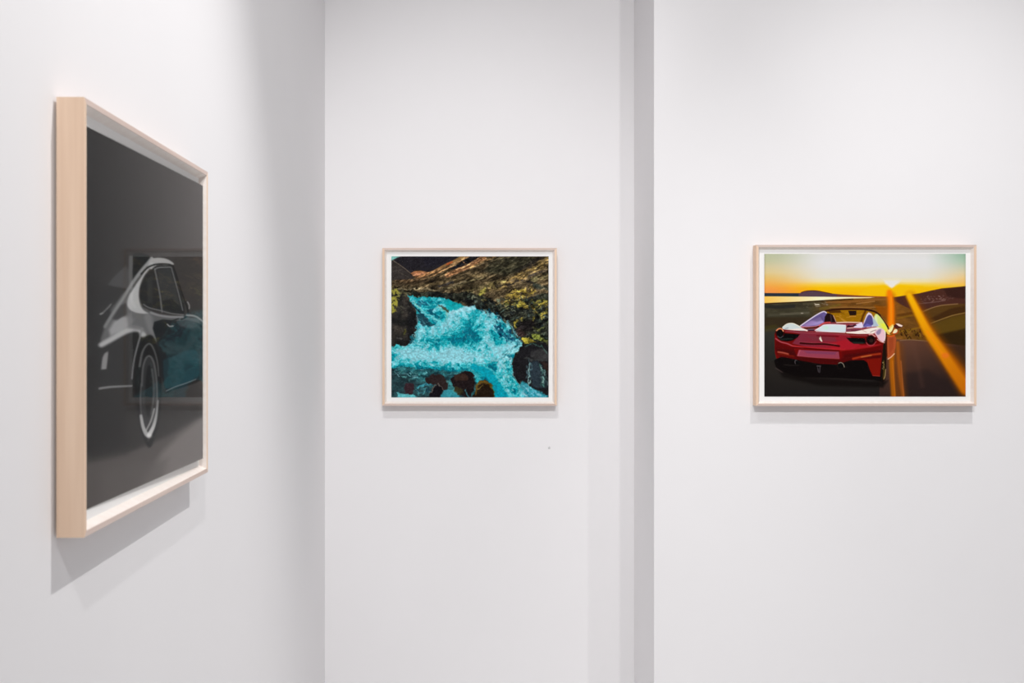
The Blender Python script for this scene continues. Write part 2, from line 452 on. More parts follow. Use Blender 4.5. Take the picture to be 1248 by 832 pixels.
    A.poly([(660, 440), (668, 442), (668, 456)], (60, 42, 36), 3, False, 0.7)
    A.poly([(633, 468), (637, 464), (644, 467), (650, 474), (662, 478), (669, 483.5), (640, 484)], (52, 158, 174), 2, False, 0.9)
    A.dabs(50, [(634, 470), (640, 468), (652, 476), (666, 482), (640, 482)], [(160, 216, 230), (10, 110, 130), (110, 190, 210)], 3, 1.3, 0.4, 0.5, 0.8, 20)
    A.line([(625, 452), (629, 462), (634, 471)], 0.9, (140, 210, 214), 0.8, 0.7)
    # rock on the left with yellow moss
    nl = A.noise(9, 8, 3)
    A.poly([(476, 352), (486, 355), (496, 360), (501, 368), (507, 380), (509, 390), (508, 402), (505, 413), (500, 419), (494, 421), (486, 420), (476, 421.5)],
           mixc((nl - .3) * 1.8, (32, 32, 32), (70, 64, 58)), 1.4)
    A.poly([(498, 368), (507, 382), (508, 396), (504, 413), (498, 419), (496, 400)], (24, 24, 27), 4, False, 0.7)
    ml = np.clip((A.noise(3, 3, 3) - 0.32) * 6, 0, 1)
    A.poly([(476, 351), (484, 353), (490, 358), (488, 364), (484, 366), (485, 374), (482, 379), (476, 380)], (164, 158, 66), 2.5, True, 0.95, ml)
    A.dabs(22, [(486, 352), (498, 357), (494, 362), (486, 360)], [(140, 134, 92), (90, 90, 66)], 3, 1.2, 0.5, 0.6, 0.7, 21)
    A.dabs(30, [(485, 372), (500, 372), (500, 382), (486, 382)], [(86, 84, 70), (120, 116, 96)], 2, 1, 0.5, 1, 0.5, 22)
    A.line([(494, 402), (492, 408)], 2.2, (96, 96, 46), 1.6, 0.8)
    A.line([(485, 411), (489, 412)], 1.6, (104, 98, 96), 1.2, 0.6)
    A.line([(509, 385), (508, 392), (510, 396)], 1.0, (110, 150, 165), 1.2, 0.8)
    A.dabs(40, [(507, 398), (512, 398), (507, 420), (498, 421)], [(130, 205, 212), (30, 130, 150), (90, 180, 190)], 3, 1.2, 1.9, 0.5, 0.85, 23)
    keep = A.img.copy()
    A.warp(2.6, 4.0)
    up = np.clip((350 - Y) / 8, 0, 1)[..., None]
    A.img = A.img * (1 - up) + keep * up
    q = A.noise(2.2, 1.8, 3, 0.8)
    q = (q - q.mean()) / q.std()
    lower = np.clip((Y - 350) / 20, 0, 1)
    A.img = np.clip(A.img * (1 + 0.065 * q * lower)[..., None], 0, 255)
    # paper edge shade of ink: slight local contrast
    A.img = np.clip(A.img + (A.noise(1.6, 1.6, 2)[..., None] - 0.5) * 16, 0, 255)
    return A


def paint_sunset_car():
    A = Art(932.2, 309.3, 244.4, 173.8, 2.5, 9)
    X, Y = A.X, A.Y
    # sky: colour stops down the sheet, left / middle / right
    ys = [309, 318, 325, 332, 338, 343, 347, 351, 356, 362]
    left = [(186, 190, 160), (196, 196, 160), (214, 200, 158), (224, 202, 146), (230, 192, 116), (236, 182, 96), (240, 172, 80), (244, 160, 72), (244, 148, 74), (240, 150, 80)]
    mid = [(226, 224, 222), (229, 228, 228), (229, 227, 226), (229, 225, 216), (231, 226, 212), (240, 224, 170), (253, 210, 70), (254, 192, 4), (253, 186, 0), (250, 170, 0)]
    right = [(150, 184, 160), (172, 198, 174), (200, 204, 178), (224, 208, 168), (238, 204, 140), (242, 196, 116), (248, 196, 80), (252, 190, 40), (253, 188, 10), (250, 170, 0)]
    def ramp(st):
        s = np.array(st, float)
        return np.stack([np.interp(Y, ys, s[:, k]) for k in range(3)], -1)
    wl = np.clip((1008 - X) / 76, 0, 1)[..., None] ** 0.9
    wr = np.clip((X - 1128) / 46, 0, 1)[..., None] ** 1.2
    wl = wl * wl * (3 - 2 * wl)
    sky = ramp(mid) * (1 - wl - wr) + ramp(left) * wl + ramp(right) * wr
    edge = np.clip((934.5 - X) / 2.5, 0, 1)[..., None] + np.clip((X - 1174) / 3, 0, 1)[..., None]
    A.img = sky * (1 - 0.10 * edge)
    # sun glare dipping to the horizon
    A.poly([(1077, 341), (1098, 341), (1095, 345), (1092, 347), (1089.5, 350), (1087, 351.2), (1084.5, 350), (1082, 347.5), (1079, 345.5)], (236, 232, 226), 4.0, False, 1.0)
    A.poly([(1060, 349), (1078, 347.5), (1083, 350.5), (1087, 352), (1092, 349), (1096, 346.8), (1125, 349), (1118, 360), (1100, 363), (1040, 363)], (254, 194, 0), 4.0, False, 0.9)
    # ground
    n = A.noise(16, 4, 4, 0.6)
    nf = A.noise(5, 1.6, 3, 0.7)
    gx = np.clip((X - 985) / 45, 0, 1)
    base = mixc(gx, (60, 56, 42), (122, 78, 30))
    gx2 = np.clip((X - 1095) / 50, 0, 1)[..., None]
    base = base * (1 - gx2) + np.array((78, 56, 26.)) * gx2
    ground = base * (0.72 + 0.42 * n + 0.34 * (nf - 0.3))[..., None]
    A.poly([(931, 369.5), (950, 369), (970, 367.5), (1000, 365.8), (1030, 363.5), (1060, 362), (1090, 361.8), (1104, 360), (1120, 357.5), (1135, 354),
            (1148, 351.3), (1160, 350.3), (1177.5, 348.6), (1177.5, 484), (931, 484)], ground, 0.8)
    # far shore, headland, bright water
    A.poly([(931, 357), (1000, 357.2), (1010, 358), (1040, 360), (1064, 361.2), (1064, 362.2), (931, 361.3)], (40, 50, 62), 0.8)
    A.poly([(974, 358), (979, 355.2), (984, 354.2), (994, 353.9), (1003, 355.4), (1014, 357.6), (1034, 359.6), (1060, 361.2), (1060, 362), (974, 361.4)], (86, 64, 76), 0.8)
    A.line([(977, 356.2), (984, 354.4), (994, 354.1), (1004, 355.8), (1014, 357.9)], 0.9, (84, 34, 14), 0.8, 0.9)
    A.grad([(1020, 358.4), (1060, 360.6), (1090, 361.4), (1090, 362.4), (1020, 361.4)], (110, 62, 50), (180, 90, 40), (1020, 0), (1085, 0), 0.8)
    A.grad([(931, 361), (1010, 361.6), (1066, 362.2), (1060, 363), (1030, 363.8), (1005, 365.6), (975, 367.4), (950, 368.6), (931, 369.2)],
           (252, 196, 88), (255, 244, 205), (932, 0), (1000, 0), 0.8)
    A.line([(1006, 365.2), (1030, 363.6), (1062, 362.4)], 0.8, (252, 216, 150), 0.8, 0.8)
    A.line([(932, 369.9), (950, 369), (975, 368), (1004, 366.2), (1040, 364.2)], 1.2, (44, 28, 14), 0.9, 0.9)
    A.line([(932, 373), (950, 374), (968, 373)], 4.2, (38, 38, 36), 2, 0.8)
    A.line([(980, 370.5), (1000, 369)], 3, (84, 76, 56), 2, 0.6)
    A.dabs(16, [(980, 371), (1008, 368), (1010, 372), (985, 375)], [(168, 152, 130), (130, 116, 96)], 1.8, 0.9, 0, 0.2, 0.8, 1)
    A.line([(994, 371.2), (998, 371)], 1.2, (226, 212, 190), 0.8, 0.9)
    A.line([(952, 383), (966, 382.3), (986, 381)], 2.6, (98, 92, 76), 2, 0.7)
    A.line([(937, 384), (950, 383.5)], 2.2, (82, 78, 64), 2, 0.6)
    A.line([(977, 381.6), (979, 381.6)], 1.0, (186, 174, 156), 0.8, 0.8)
    A.poly([(931, 387), (1000, 386), (985, 396), (931, 400)], (50, 38, 24), 4, False, 0.7)
    A.line([(931, 400), (945, 398)], 5, (64, 58, 26), 3, 0.7)
    A.line([(1000, 376), (1012, 374), (1024, 371)], 2.4, (112, 92, 34), 2, 0.7)
    A.line([(1008, 368), (1030, 368), (1056, 366), (1084, 364)], 2, (148, 96, 46), 1.5, 0.7)
    A.line([(1012, 374.8), (1030, 374.2), (1060, 374.4), (1080, 374)], 1.2, (158, 112, 58), 1.2, 0.7)
    A.line([(1044, 370), (1066, 367)], 1.0, (196, 140, 80), 1, 0.6)
    A.poly([(1066, 372), (1084, 374), (1084, 390), (1070, 380)], (146, 74, 4), 4, False, 0.8)
    # right-hand hill
    A.poly([(1090, 362.5), (1104, 360), (1120, 357.6), (1135, 354.1), (1148, 351.6), (1160, 350.6), (1177.5, 348.9), (1177.5, 373), (1150, 371), (1130, 376), (1116, 380), (1100, 372), (1090, 366)],
           (76, 44, 36), 2)
    A.poly([(1150, 352), (1177.5, 349), (1177.5, 364), (1155, 362)], (52, 30, 26), 3, False, 0.8)
    A.dabs(60, [(1116, 367), (1130, 361), (1160, 360), (1162, 365), (1135, 369), (1118, 370)], [(126, 92, 86), (94, 62, 56), (144, 112, 100)], 2, 0.8, -0.1, 0.4, 0.7, 2)
    A.line([(1118, 370), (1135, 368.5), (1152, 366)], 1.2, (118, 86, 80), 1.2, 0.7)
    A.poly([(1122, 384), (1132, 377), (1146, 372), (1166, 370), (1177.5, 370), (1177.5, 384), (1160, 386), (1140, 393), (1128, 396)], (88, 60, 26), 2, False, 0.85)
    A.line([(1124, 380), (1136, 375), (1148, 372), (1167, 370.2)], 1.1, (150, 112, 74), 1, 0.85)
    A.poly([(1134, 388), (1158, 376), (1177.5, 372), (1177.5, 381), (1160, 384), (1142, 391)], (60, 36, 18), 3, False, 0.7)
    A.line([(1134, 394), (1150, 388), (1162, 384), (1177.5, 380.8)], 1.1, (150, 116, 60), 1, 0.85)
    A.poly([(1130, 398), (1160, 386), (1177.5, 383), (1177.5, 402), (1150, 408), (1134, 406)], (96, 72, 22), 3, False, 0.75)
    A.poly([(1140, 408), (1177.5, 400), (1177.5, 422), (1150, 420)], (46, 32, 16), 4, False, 0.85)
    A.line([(1096, 404), (1112, 401), (1124, 398)], 1.6, (150, 108, 22), 1.4, 0.7)
    A.line([(1094, 388), (1110, 384.5), (1118, 383)], 1.6, (140, 98, 20), 1.6, 0.7)
    A.line([(1094, 384), (1116, 381)], 3, (84, 48, 12), 2, 0.6)
    A.dabs(60, [(1096, 403), (1124, 401), (1132, 412), (1100, 412)], [(50, 28, 10), (96, 66, 16), (34, 20, 8), (130, 96, 30)], 3, 1.6, 1.2, 0.6, 0.8, 3)
    # road
    A.grad([(931, 405), (946, 404), (946, 484), (931, 484)], (50, 50, 44), (36, 34, 32), (0, 405), (0, 450), 2.5)
    A.grad([(930, 440), (1080, 440), (1080, 485), (930, 485)], (40, 36, 33), (33, 30, 29), (0, 450), (0, 480), 5)
    A.grad([(1072, 413), (1096, 413.5), (1128, 415), (1150, 418), (1178, 422), (1178, 485), (1072, 485)], (102, 66, 50), (46, 34, 32), (1095, 416), (1118, 478), 1.2)
    A.poly([(1150, 422), (1178, 420), (1178, 450), (1165, 450)], (58, 38, 24), 5, False, 0.7)
    A.poly([(1100, 455), (1130, 450), (1160, 470), (1170, 485), (1100, 485)], (44, 33, 32), 8, False, 0.7)
    A.line([(1097, 414.8), (1110, 414), (1130, 415.6)], 0.9, (142, 110, 78), 0.9, 0.8)
    A.line([(1112, 416), (1118, 440), (1124, 470)], 5, (104, 70, 58), 7, 0.2)
    # flare beams printed in the picture
    A.line([(1086, 362), (1086, 400)], 10, (176, 88, 8), 10, 0.7)
    A.line([(1092, 425), (1096, 484)], 16, (120, 64, 22), 12, 0.7)
    A.line([(1084, 356), (1086, 372), (1086, 392), (1086, 402)], 6.0, (255, 126, 6), 5, 0.95, w1=9)
    A.line([(1086, 362), (1086.3, 395)], 2.4, (255, 146, 24), 2, 0.8)
    A.line([(1087, 428), (1087, 450), (1089, 484)], 6, (186, 100, 12), 4, 0.95, a1=0.75, w1=5)
    A.line([(1094, 418), (1096, 450), (1101, 484)], 4, (176, 92, 26), 4, 0.8, a1=0.55)
    A.line([(1088, 440), (1091, 484)], 1.2, (214, 118, 30), 1.5, 0.6)
    A.line([(1098, 440), (1101.5, 484)], 1.2, (196, 108, 46), 1.5, 0.6)
    A.line([(1110, 362), (1121, 382), (1134, 406), (1149, 428), (1164, 448), (1180, 472)], 12, (150, 74, 6), 12, 0.55, w1=26, a1=0.6)
    A.line([(1109, 361), (1120, 382), (1133, 406), (1148, 428), (1162, 448), (1177, 470)], 6.0, (230, 122, 4), 7, 0.9, w1=20, c1=(176, 90, 8), a1=0.75)
    A.line([(1108, 360), (1119, 382), (1131, 405), (1146, 427), (1160, 448), (1178, 474)], 7, (255, 190, 0), 5, 0.97, w1=14, c1=(228, 126, 16), a1=0.6)
    A.line([(1130, 404), (1148, 430)], 3, (250, 146, 20), 3, 0.7, a1=0.5)
    A.ell(1152, 433, 4.5, 3.5, (244, 108, 52), 4, 0.5)
    # ---- the red convertible seen from behind
    A.poly([(945, 444), (955, 452), (985, 460), (1060, 465), (1082, 464), (1076, 472), (1000, 470), (955, 460)], (20, 16, 15), 5, False, 0.9)
    A.poly([(944, 440), (950, 432), (1074, 432), (1079, 440), (1079, 462), (1076, 465.5), (1066, 463), (1020, 460.5), (975, 459.5), (957, 454), (947, 448)], (16, 11, 10), 1.2)
    # interior seen between the buttresses
    A.poly([(1004, 378), (1020, 376), (1048, 376), (1066, 381), (1068, 396), (1010, 396)], (158, 108, 8), 1.2)
    A.dabs(20, [(1020, 380), (1052, 380), (1052, 391), (1020, 391)], [(196, 140, 60), (128, 84, 2), (172, 120, 30)], 5, 2, 0.1, 0.5, 0.5, 4)
    A.line([(1005, 379.5), (1012, 377.8), (1024, 376.8), (1040, 376.6), (1056, 377.2), (1066, 379.6), (1073, 384.5), (1079, 393), (1083.5, 401)], 2.2, (48, 20, 8), 1.0, 1.0, w1=1.8)
    A.poly([(1008, 378.5), (1024, 378), (1026, 381), (1012, 381.5)], (60, 30, 8), 1.5, False, 0.8)
    A.poly([(1034, 378.5), (1044, 378.5), (1043.8, 384), (1036, 384.4)], (36, 22, 18), 0.8)
    A.line([(1036, 385.4), (1043, 385.4)], 0.9, (214, 150, 84), 0.8, 0.7)
    A.line([(1055, 379), (1052, 385), (1050, 392)], 2.4, (78, 40, 10), 1.6, 0.8)
    A.poly([(1005, 383), (1010, 381.6), (1015.5, 384), (1018, 389), (1020, 395), (1004, 395)], (34, 18, 20), 1.0, True)
    A.line([(1013, 384), (1013.5, 392)], 1.6, (60, 50, 56), 1.2, 0.7)
    A.line([(1016, 384.5), (1018, 389), (1019.8, 393.6)], 0.8, (214, 168, 150), 0.8, 0.9)
    # deck
    A.poly([(957, 400), (980, 397), (1005, 393), (1020, 392.6), (1052, 392.6), (1076, 397), (1080, 404), (1076, 417), (1058, 408), (1020, 405), (985, 404.5), (958, 403)], (150, 60, 66), 0.9)
    A.poly([(975.5, 397.5), (985, 390.5), (996, 383), (1004, 379.3), (1007, 380), (1008, 382), (1005.5, 386), (1004.8, 393), (998, 396.5), (984, 398)], (104, 88, 146), 0.9)
    A.grad([(978, 396.5), (990, 390), (1000, 386), (1004.5, 393), (996, 396), (984, 397.4)], (150, 110, 160), (176, 158, 214), (985, 388), (992, 397), 2, False, 0.8)
    A.poly([(988, 390), (1002, 383), (1004, 390), (996, 392)], (92, 78, 120), 3, False, 0.6)
    A.line([(976, 397), (986, 390), (996, 383.4), (1004, 379.6), (1007.6, 381.2)], 1.3, (232, 220, 238), 0.8, 0.95)
    A.line([(976.5, 398), (992, 398), (1000, 395.5)], 1.0, (226, 152, 166), 0.8, 0.85)
    A.line([(981, 399.8), (994, 398.8), (1002, 396.2)], 1.8, (66, 22, 10), 1.0, 0.95)
    A.line([(999, 397), (1005, 393.4), (1012, 392.6)], 1.5, (220, 76, 74), 0.9, 0.9)
    # left wing hump
    A.poly([(954, 399.4), (957, 396.6), (961, 394.3), (966, 393.7), (970, 394.8), (974, 397), (978, 399.5), (982, 401.3), (984.6, 403), (958, 402)], (206, 216, 216), 0.9, True)
    A.line([(954.5, 398.6), (958, 395.6), (962, 394), (967, 394), (971, 395.6), (975.5, 398)], 0.9, (255, 246, 222), 0.8, 0.9)
    A.line([(957.5, 400.4), (961, 399.5)], 1.0, (130, 136, 150), 1.0, 0.7)
    A.line([(958, 402.2), (966, 401.8), (978, 401), (984, 402.8)], 1.6, (255, 232, 222), 0.9, 0.95)
    # engine cover panel, white in the low sun
    A.poly([(993, 402.6), (999, 399), (1004, 396), (1010, 395.3), (1030, 396), (1031.5, 397), (1031, 404.6), (1012, 404.6)], (214, 226, 230), 0.8)
    A.line([(994, 402.3), (1000, 398.6), (1005, 395.9), (1018, 395.4), (1031, 396.2)], 0.9, (250, 238, 246), 0.7, 0.9)
    A.line([(995, 403.8), (1012, 404.2), (1030, 405.2)], 0.9, (252, 236, 244), 0.8, 0.8)
    A.ell(1007, 399, 3, 2.2, (200, 234, 214), 2, 0.7)
    A.line([(985, 401.3), (992, 401.2)], 1.3, (90, 86, 104), 0.9, 0.9)
    A.line([(985.5, 402.6), (992.5, 402.6)], 1.3, (44, 16, 36), 0.9, 0.9)
    A.line([(1014, 394.3), (1030, 394.2), (1044, 394.4)], 1.0, (110, 50, 60), 0.8, 0.8)
    A.line([(1020, 393.0), (1034, 392.6), (1050, 393)], 1.0, (255, 226, 206), 0.8, 0.95)
    A.poly([(1044, 395), (1051, 392.6), (1053, 399.6), (1040, 399.4)], (232, 218, 238), 1.0)
    A.poly([(1032, 398), (1034, 396.3), (1043, 395.5), (1044.5, 396.5), (1041, 397.6), (1032.5, 399)], (44, 16, 26), 0.8)
    A.line([(1036, 396.2), (1040, 396)], 0.8, (190, 130, 150), 0.8, 0.7)
    A.line([(1033, 399.8), (1040, 399.4)], 0.9, (236, 226, 220), 0.8, 0.8)
    A.poly([(1031.5, 401), (1040, 400.6), (1050, 401.2), (1052, 403), (1040, 404), (1031.8, 403.6)], (120, 60, 78), 0.9)
    A.line([(1038, 402.6), (1050, 402.6)], 0.9, (84, 12, 22), 0.8, 0.8)
    A.poly([(1031, 404.4), (1042, 403.8), (1052, 401.8), (1062, 399.5), (1072, 398), (1076, 401), (1070, 404), (1064, 406.5), (1046, 406.8), (1032, 405.8)], (250, 234, 224), 0.9)
    A.line([(1050, 401.6), (1056, 404.5)], 0.8, (190, 150, 140), 0.8, 0.6)
    A.line([(1061, 404.8), (1064, 403.2), (1068, 402)], 0.9, (140, 110, 110), 0.8, 0.8)
    # right buttress with violet shade, lemon window behind it
    A.poly([(1065.5, 386), (1067, 382.6), (1069.5, 382.6), (1073, 386), (1078, 392.5), (1081.6, 399), (1082, 405), (1079.5, 407), (1074, 400), (1066, 397)], (216, 228, 130), 0.9)
    A.poly([(1073, 394), (1078, 394), (1081, 399), (1080.8, 405), (1076, 400)], (236, 238, 66), 2.2, False, 0.85)
    A.poly([(1066, 386), (1069, 384), (1070, 396), (1066, 397)], (226, 236, 200), 2, False, 0.7)
    A.poly([(1051, 399.5), (1053, 392), (1056.5, 383), (1058.8, 380.4), (1062, 382), (1065, 387), (1067, 392), (1072, 397), (1062, 398.4)], (232, 214, 226), 0.9)
    A.poly([(1063, 388), (1066, 388.5), (1071, 397), (1064, 398)], (168, 190, 206), 1.2, False, 0.85)
    A.poly([(1052.5, 398), (1054.5, 391.5), (1057.5, 385), (1060, 383.4), (1062.8, 385.6), (1063.8, 390), (1063.5, 396)], (84, 76, 138), 1.4, True)
    A.poly([(1053, 397.6), (1057, 394), (1063, 397), (1062, 398.2)], (112, 104, 190), 1.4, False, 0.8)
    A.line([(1051.5, 399.3), (1056, 398.8)], 1.0, (84, 42, 90), 0.9, 0.8)
    # right rear wing
    A.poly([(1066, 405), (1069, 401.6), (1073.5, 400), (1077.5, 402), (1079.4, 407), (1078.8, 413), (1076, 417.5), (1072, 415), (1069, 410)], (236, 196, 206), 0.9, True)
    A.poly([(1068, 405), (1071, 401.6), (1074, 401.4), (1073, 406), (1070, 408)], (142, 124, 160), 1.8, True, 0.85)
    A.line([(1077.6, 403), (1079, 408), (1078, 415)], 1.0, (255, 232, 226), 0.9, 0.85)
    # rear fascia
    A.poly([(944.6, 407), (946.5, 402.4), (951, 400.4), (957, 401.4), (985, 404), (1012, 405), (1032, 406.4), (1056, 407.6), (1066, 407.5), (1070, 413), (1077, 418),
            (1076.6, 424), (1074.6, 440), (1072.5, 458.2), (1063.6, 457.6), (1060, 450), (1057.6, 442), (1053, 438.6), (1036, 439), (1020, 444), (1000, 443), (975, 438.5),
            (953, 434.6), (947, 437), (945, 430)], (112, 14, 12), 1.0)
    A.grad([(955, 402), (985, 404.2), (1012, 405.4), (1034, 407), (1040, 414), (1048, 420), (1040, 425.5), (1015, 426), (990, 424), (966, 418.6), (972, 411), (976, 407)],
           (122, 42, 58), (148, 32, 46), (980, 405), (1010, 426), 1.2)
    A.line([(958, 404), (985, 405.6), (1010, 406.4), (1040, 408.4), (1058, 409)], 1.4, (150, 66, 74), 1.2, 0.8)
    A.line([(996, 409), (1010, 409.4), (1022, 410)], 1.2, (86, 6, 12), 1.2, 0.8)
    A.poly([(984, 409), (1018, 411), (1020, 416), (990, 415)], (116, 48, 60), 3, False, 0.7)
    A.poly([(1010, 419), (1030, 414), (1050, 420.5), (1074, 419.5), (1060, 424.5), (1040, 426.6), (1015, 426)], (172, 28, 40), 2, False, 0.85)
    A.line([(975, 416.6), (990, 417.6), (1006, 418), (1020, 419.6)], 0.9, (170, 74, 80), 0.8, 0.7)
    A.line([(976, 418), (990, 419), (1005, 419.2), (1023, 421.6)], 2.2, (50, 2, 8), 1.0, 0.95)
    A.line([(946, 412.5), (952, 416.5), (960, 418.6), (967, 421.5), (980, 424)], 1.4, (176, 78, 88), 1.0, 0.9)
    A.line([(966, 423), (985, 424.4), (1005, 426.2), (1024, 427.4)], 1.2, (72, 0, 6), 0.9, 0.95)
    A.line([(966, 421.6), (985, 423), (1010, 424.8), (1030, 426)], 1.6, (188, 40, 44), 1.2, 0.7)
    A.line([(1024, 427.6), (1040, 426), (1056, 423.5), (1074, 419.5)], 1.2, (150, 30, 30), 1.2, 0.7)
    A.poly([(1026, 428), (1050, 425), (1075, 421), (1074, 432), (1052, 436), (1026, 434)], (96, 12, 4), 2, False, 0.85)
    A.poly([(946, 415), (956, 420), (968, 424), (971, 434), (950, 430), (945.6, 424)], (84, 8, 4), 2, False, 0.8)
    A.poly([(944.6, 424), (968, 427), (972, 434), (1024, 439), (1030, 432), (1076, 426), (1074, 438), (1053, 437), (1020, 444), (975, 438), (950, 435)], (44, 6, 4), 4, False, 0.45)
    # plate recess
    A.poly([(974, 426.2), (996, 427.4), (1022.4, 428.4), (1023.6, 436.6), (996, 435.4), (972, 433.4)], (150, 62, 82), 0.8)
    A.poly([(980, 427.4), (1020, 429), (1018, 432), (984, 430.5)], (118, 58, 92), 2.5, False, 0.7)
    A.line([(972.5, 433.4), (996, 435.6), (1023, 437)], 0.9, (176, 84, 92), 0.8, 0.8)
    A.line([(975.6, 426.6), (973, 433)], 0.9, (196, 96, 104), 0.8, 0.8)
    A.line([(1023.4, 428.2), (1024, 434.6)], 0.9, (104, 8, 8), 0.8, 0.9)
    A.poly([(972, 435), (996, 436.6), (1024, 438), (1024, 443), (996, 443), (974, 439)], (70, 6, 4), 2.2, False, 0.85)
    A.line([(949, 428.8), (956, 430), (961, 431.4)], 2.0, (180, 84, 66), 1.6, 0.85)
    A.line([(950, 431.5), (968, 434)], 1.8, (120, 30, 6), 2.0, 0.7)
    A.line([(1040, 437), (1050, 434.6), (1062, 432.4), (1073, 431)], 2.4, (186, 62, 32), 2.4, 0.8)
    A.line([(1050, 435), (1062, 433)], 1.2, (206, 128, 64), 1.6, 0.7)
    A.poly([(1056, 438), (1074, 436), (1072.4, 458), (1064, 457.4), (1060, 449)], (124, 22, 8), 1.6, False, 0.9)
    A.line([(1064, 457.6), (1072.4, 458.2)], 0.9, (170, 60, 50), 0.8, 0.8)
    # light recesses and round tail lights
    A.poly([(948, 407), (953, 405.6), (975, 407.4), (972.6, 411), (966.5, 414.8), (960, 416), (953, 415), (948.6, 412)], (10, 9, 10), 1.0)
    A.line([(952, 413.8), (958, 413), (966, 412.8)], 2.0, (34, 42, 38), 1.6, 0.85)
    A.ell(951.2, 405.6, 5.6, 6.0, (56, 10, 8), 0.9)
    A.ell(951.2, 406.2, 4.2, 4.5, (14, 8, 9), 0.9)
    A.line([(947, 402.6), (950, 400.4), (953.4, 400.8), (955.2, 403.4)], 1.4, (246, 156, 108), 0.9, 0.95)
    A.line([(948.4, 409.5), (951.5, 411.6), (954.8, 409.4)], 1.0, (72, 86, 92), 0.9, 0.8)
    A.poly([(1031.6, 411.4), (1054, 412), (1056, 418.6), (1041, 418.8), (1036.5, 416.2)], (12, 8, 9), 1.2)
    A.line([(1040, 417.4), (1052, 417.8)], 2.0, (38, 48, 42), 1.4, 0.8)
    A.ell(1061.8, 413.8, 6.6, 6.6, (70, 12, 14), 0.9)
    A.ell(1061.2, 414.2, 4.8, 5.0, (20, 9, 11), 0.9)
    A.ell(1062, 415, 2.4, 2.4, (58, 34, 30), 1.4, 0.8)
    A.line([(1059.5, 407.6), (1063, 407.4), (1066.8, 410)], 1.4, (240, 170, 164), 0.9, 0.9)
    A.line([(1055.8, 417.4), (1059, 420.6), (1064, 420.4), (1068, 416)], 0.8, (190, 84, 90), 0.8, 0.8)
    A.line([(1069.5, 413.4), (1074, 416.4), (1078.2, 417.4)], 0.9, (244, 184, 170), 0.8, 0.9)
    # small silver rearing-horse badge
    A.poly([(1000.2, 409.6), (1001.2, 411.6), (1001.6, 413.4), (1002.7, 416), (1001.4, 416.2), (1000.4, 415), (999.2, 413.8), (998.8, 411.8), (999.8, 411.2)], (240, 232, 214), 0.5)
    A.line([(999.6, 414.6), (1000.4, 411)], 0.5, (110, 84, 80), 0.5, 0.5)
    # diffuser, exhausts
    A.line([(974.3, 441.4), (972.2, 439.6), (970, 438.8), (969.4, 441.5), (970, 443.2)], 0.6, (140, 130, 136), 0.6, 0.7)
    A.ell(972.3, 441.6, 2.2, 2.4, (8, 5, 6), 0.8)
    A.ell(1025, 445.4, 4.4, 4.4, (46, 32, 28), 0.8)
    A.ell(1025, 445.6, 3.8, 3.8, (7, 6, 6), 0.8)
    A.line([(1022.4, 442.6), (1025, 441.7), (1027.8, 443.4), (1029.4, 447.2)], 0.6, (196, 186, 164), 0.6, 0.85)
    A.line([(996, 446), (1000.5, 446)], 0.9, (112, 104, 110), 0.8, 0.8)
    A.line([(997, 448), (997.8, 453)], 0.8, (96, 88, 96), 0.8, 0.8)
    A.line([(999.8, 447), (999.2, 454)], 0.8, (96, 88, 96), 0.8, 0.8)
    A.line([(956, 444.4), (966, 445.2), (974, 445)], 0.9, (44, 40, 38), 0.9, 0.8)
    A.line([(946, 448.5), (950, 451), (954, 453.6)], 1.0, (80, 66, 64), 1.0, 0.7)
    # wheel, door flank and mirror on the right
    A.poly([(1076.4, 420), (1079.5, 416), (1080.6, 430), (1080, 455), (1077.8, 465), (1074.6, 462), (1073.4, 450), (1075, 436)], (30, 20, 14), 0.9)
    A.line([(1077.2, 440), (1077.6, 452), (1077, 460)], 1.6, (92, 76, 28), 1.2, 0.8)
    A.line([(1079.6, 450), (1078.8, 458), (1077.2, 462)], 0.7, (220, 180, 120), 0.7, 0.85)
    A.dabs(9, [(1075.5, 440), (1078, 440), (1078, 450), (1075.5, 450)], [(190, 170, 120)], 1, 0.8, 1, 1, 0.8, 5)
    A.poly([(1081.6, 411), (1084, 409.6), (1091, 409), (1092.4, 413), (1091.4, 424), (1089.6, 431), (1083.5, 437), (1081.4, 436), (1081.2, 424)], (176, 82, 42), 1.0)
    A.poly([(1083, 412), (1089, 411), (1089, 424), (1084, 432)], (150, 62, 34), 2.5, False, 0.6)
    A.line([(1082.4, 437.4), (1086, 435), (1090, 431)], 1.2, (250, 200, 160), 0.9, 0.9)
    A.line([(1080.6, 405), (1080.4, 416), (1080.8, 434)], 1.8, (70, 24, 12), 1.0, 0.9)
    A.line([(1081.6, 409), (1086, 409.4), (1090, 408.6)], 1.4, (236, 96, 24), 1.0, 0.85)
    A.poly([(1080.6, 402), (1084, 398), (1088.6, 395), (1089.4, 399), (1087, 404), (1085, 407.4), (1081.4, 406.6)], (255, 206, 92), 1.4, True)
    A.poly([(1082.5, 403), (1086, 399), (1088.4, 396.6), (1088.4, 400), (1085.6, 404.6)], (255, 244, 176), 1.4, True, 0.9)
    A.poly([(1089.2, 396.4), (1092, 394.6), (1099.5, 397), (1100, 398.4), (1096, 400), (1093.5, 400.8), (1089.6, 399)], (74, 32, 28), 0.8)
    A.poly([(1091.5, 394.3), (1095, 394.2), (1100.2, 396.6), (1099, 398.2), (1095.5, 397.4)], (255, 222, 208), 0.7)
    A.line([(1089.6, 399), (1088, 403), (1085, 406.4)], 1.2, (92, 38, 16), 0.8, 0.95)
    A.poly([(1088.6, 404.4), (1090.4, 401.4), (1093, 401.2), (1093.8, 403.6), (1092, 405.6), (1088.6, 406)], (255, 234, 190), 0.8, True)
